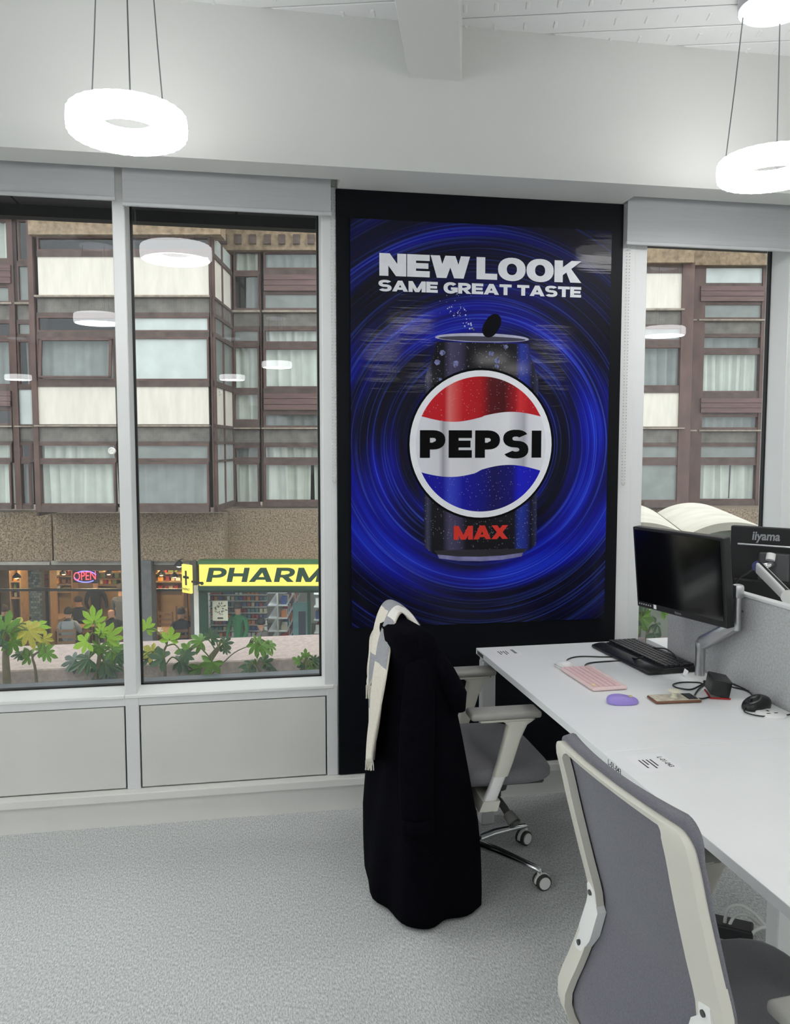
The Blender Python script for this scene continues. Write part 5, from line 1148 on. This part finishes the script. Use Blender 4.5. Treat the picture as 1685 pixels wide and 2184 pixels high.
    for z,k in ((.400,.90),(.408,.96),(.425,1.0),(.448,1.0),(.463,.965),(.470,.90),(.472,.6)):
        rings.append([(.01+.25*k*math.copysign(abs(math.cos(q))**.42,math.cos(q))-(.0),.250*k*math.copysign(abs(math.sin(q))**.42,math.sin(q)),z-(.02*max(0,math.cos(q))**3 if z>.41 else .01*max(0,math.cos(q))**3)) for q in [j*2*PI/n for j in range(n)]])
    b.loft(rings); b.obj('seat',m_seat,t,60)
    B().bx(-.19,.22,-.20,.20,.385,.402,.006,1).obj('seat_pan',m_mech,t)
    B().box((-.01,0,.345),(.27,.17,.075),.02,2).obj('mechanism',m_mech,t,40); B().bx(.02,.09,-.11,-.075,.30,.345,.006,1).obj('mechanism_block',m_dark,t)
    B().tube(smoothpath([(.02,-.08,.345),(.06,-.16,.32),(.085,-.215,.283)],5),[.013]*11,12).obj('lever',m_mech,t,40)
    b=B(); L0,L1=Vector((.083,-.21,.286)),Vector((.096,-.245,.266)); dd=(L1-L0).normalized()
    b.tube([L0,L1],[.019,.024],18,False); b.tube([L1,L0+dd*.004],[.014,.013],18,False); 
    b.obj('lever_end',pm('lever_grey',(118,118,114),.5),t,True)
    B().lathe([(.028,.09),(.028,.21),(.020,.212),(.020,.33)],18).obj('gas_column',m_dark,t,40)
    B().lathe([(.02,.055),(.045,.06),(.05,.09),(.045,.108),(.03,.112)],24).obj('base_hub',m_chrome,t,40)
    for k in range(5):
        a=R(25+72*k); c,s=math.cos(a),math.sin(a)
        def cs(r,z,w,h): return [(r*c-s*w*math.cos(q),r*s+c*w*math.cos(q),z+h*math.sin(q)) for q in [j*2*PI/12 for j in range(12)]]
        B().loft([cs(.035,.092,.024,.016),cs(.12,.092,.020,.014),cs(.24,.080,.015,.011),cs(.285,.075,.014,.010),cs(.300,.068,.010,.008)]).obj('base_leg',m_chrome,t,60)
        cx,cyy=.293*c,.293*s; ca=B(); ang=R(-60+40*k)
        ca.lathe([(.008,.050),(.008,.072)],10,(cx,cyy,0)); co=ca.obj('caster',m_white,t)
        ax=Vector((math.cos(ang),math.sin(ang),0)); o=Vector((cx,cyy,.029)); tr_=ax.cross(Vector((0,0,1)))*.012
        for sgn in (-1,1):
            B().tube([o+tr_+ax*sgn*.007,o+tr_+ax*sgn*.019],.0285,20).obj('wheel_tyre',m_tyre,co,40)
            B().tube([o+tr_+ax*sgn*.012,o+tr_+ax*sgn*.0235],[.022,.0215],20).obj('wheel_cap',m_white,co,40)
        b=B(); rings=[]
        for q in range(9):
            an=R(-10+200*q/8); rings.append([o+tr_+ax*w_+Vector((0,0,1))*math.sin(an)*r_+ax.cross(Vector((0,0,1)))*math.cos(an)*r_ for w_,r_ in ((-.0065,.026),(.0065,.026),(.0065,.031),(-.0065,.031))])
        b.loft(rings); b.obj('wheel_hood',m_white,co,True)
    return t
ch1=chair('grey office chair with a black coat and a scarf over its back',.925); ch1.location=(.80,-.59,0)
ch2=chair('empty grey office chair with a white frame, nearest the camera',.985,-.07); ch2.location=(.945,-2.12,0); ch2.rotation_euler=(0,0,R(5))

# ================================================================== COAT AND SCARF
TOPP=[(.47,-.44),(.452,-.62),(.462,-.78),(.500,-.845),(.555,-.855),(.600,-.825),(.590,-.74),(.566,-.62),(.548,-.45)]
LOWP=[(.45,-.45),(.395,-.60),(.415,-.82),(.505,-.985),(.64,-.965),(.765,-.885),(.70,-.78),(.55,-.64),(.50,-.48)]
def coat_ring(z,n=64):
    f=min(1,max(0,(.95-z)/.68)); f=f**.72; g=max(0,(.16-z)/.16)
    P_=[Vector((a[0]+(c[0]-a[0])*f,a[1]+(c[1]-a[1])*f,0)) for a,c in zip(TOPP,LOWP)]
    cen=sum(P_,Vector())/len(P_); k=len(P_); out=[]
    for i in range(n):
        s=i*k/n; j=int(s); t=s-j; a,b,c,d=P_[(j-1)%k],P_[j%k],P_[(j+1)%k],P_[(j+2)%k]
        p=.5*((2*b)+(c-a)*t+(2*a-5*b+4*c-d)*t*t+(3*b-a-3*c+d)*t**3)
        q=(p-cen); l=q.length; fold=.008*f*math.sin(i*2*PI/n*6+z*3+1)+.006*f*math.sin(i*2*PI/n*11-z*6)
        p=cen+q*(1+fold/max(l,.05))*(1-.02*g*g); out.append((p.x,p.y,z))
    return out
t=thing('coat','long black wool coat hung over the back of the office chair','coat',(0,0,0))
zs=[.014,.05,.12,.2,.3,.4,.5,.6,.7,.77,.83,.87,.90,.92,.938,.950]
b=B(); rg=[coat_ring(z) for z in zs]
for zt,kk in ((.959,.8),(.965,.45)):
    r_=coat_ring(.950); c=sum((Vector(p) for p in r_),Vector())/len(r_); rg.append([(c.x+(p[0]-c.x)*kk,c.y+(p[1]-c.y)*(.94 if kk>.5 else .8),zt) for p in r_])
# hem dips towards the viewer, higher at the back
rg[0]=[(x,y,z+.05*max(0,(y+.80)/.35)+.0) for x,y,z in rg[0]]
b.loft(rg); b.obj('coat_body',m_coat,t,True)
def flat(p,rx,ry,n=20): return [(p[0]+rx*math.cos(k*2*PI/n),p[1]+ry*math.sin(k*2*PI/n),p[2]) for k in range(n)]
pth=[((.550,-.835,.915),.030,.018),((.545,-.868,.86),.045,.028),((.535,-.905,.77),.055,.034),((.525,-.940,.66),.058,.036),((.517,-.962,.54),.058,.036),((.515,-.978,.42),.055,.034),((.518,-.982,.345),.052,.032)]
b=B().loft([flat(*q) for q in pth]); b.obj('sleeve',m_coat,t,True)
b=B().loft([flat((.518,-.982,z),.0545,.034) for z in (.338,.352,.385)]); b.obj('cuff',m_coat,t,True)
b=B().loft([flat((.60,-.80,.90),.03,.05),flat((.635,-.84,.83),.04,.06),flat((.665,-.86,.76),.045,.06),flat((.675,-.865,.70),.03,.045)]); b.obj('second_sleeve_fold',m_coat,t,True)
# scarf
m_s=[pm('scarf_cream',(226,220,206),.95,var=.06,vscale=120,bump=.2,bscale=300),pm('scarf_grey',(158,160,164),.95,var=.08,vscale=120,bump=.2,bscale=300),pm('scarf_white',(240,238,232),.95,var=.04,vscale=120,bump=.2,bscale=300)]
t=thing('scarf','fringed scarf in cream, grey and white blocks draped over the coat','scarf',(0,0,0))
def ribbon(name,A,Bp,YA,YB,pattern,th=.008,nu=8,per=5):
    yv=lambda Y,i,n:Y[0]+(Y[1]-Y[0])*min(1,max(0,(i/(n-1)-.25)/.35))
    PA=smoothpath([wallpt(p[0],p[1],yv(YA,i,len(A))) for i,p in enumerate(A)],per); PB=smoothpath([wallpt(p[0],p[1],yv(YB,i,len(Bp))) for i,p in enumerate(Bp)],per); n=len(PA)-1
    b=B(); 
    def f(u,v):
        i=round(v*n); p=PA[i].lerp(PB[i],u); w_=.006*math.sin(u*9+v*5)+.004*math.sin(u*17+v*11); return p+Vector((-w_,-w_*.6,0))
    def g(u,v):
        k=th*(1+3.2*max(0,1-v/.34)); return f(u,v)+Vector((k*.8,k*.4,-k*(.2+.5*max(0,1-v/.34))))
    b.slab(f,g,nu,n); bmesh.ops.recalc_face_normals(b.bm,faces=b.bm.faces); b.bm.faces.ensure_lookup_table()
    me=bpy.data.meshes.new(name)
    # colour blocks by position along the ribbon
    fc=list(b.bm.faces); 
    for k,fa in enumerate(fc[:nu*n]):
        i,j=divmod(k,n); fa.material_index=pattern((i+.5)/nu,(j+.5)/n)
    for k,fa in enumerate(fc[nu*n:2*nu*n]):
        i,j=divmod(k,n); fa.material_index=pattern((i+.5)/nu,(j+.5)/n)
    for fa in b.bm.faces: fa.smooth=True
    b.bm.to_mesh(me); b.bm.free()
    for m in m_s: me.materials.append(m)
    link(name,me,t); return PA,PB
A=[(884,1322),(866,1296),(842,1279),(822,1283),(806,1308),(795,1350),(790,1400),(787,1450),(785,1510),(782,1570),(780,1622)]
C=[(878,1330),(864,1313),(850,1305),(843,1318),(836,1345),(826,1390),(818,1440),(811,1495),(805,1545),(799,1590),(795,1622)]
def pat(u,v):
    if v<.34: return 1 if u<.45 else 2
    if v<.58: return 0 if u<.38 else 1
    return 1 if u<.30 and v<.8 else 0
pa,pb2=ribbon('long_end',A,C,(-.50,-.66),(-.64,-.885),pat)
b=B()
for i in range(14):
    p=pa[-1].lerp(pb2[-1],i/13); b.tube([p,p+Vector((.002*math.sin(i*3),0,-.012)),p+Vector((.004*math.sin(i*5),.002*math.cos(i*2),-.034))],.0016,5)
b.obj('fringe',m_s[0],t,kind='stuff')
A2=[(806,1330),(792,1360),(786,1400),(783,1440),(781,1462)]; C2=[(822,1330),(808,1370),(800,1410),(795,1445),(791,1462)]
pa,pb2=ribbon('short_end',A2,C2,(-.55,-.60),(-.60,-.70),lambda u,v:0 if u<.6 else 1,nu=6)
b=B()
for i in range(9):
    p=pa[-1].lerp(pb2[-1],i/8); b.tube([p,p+Vector((.002*math.sin(i*3),0,-.02)),p+Vector((.003*math.sin(i*5),0,-.048))],.0016,5)
b.obj('short_fringe',m_s[0],t,kind='stuff')
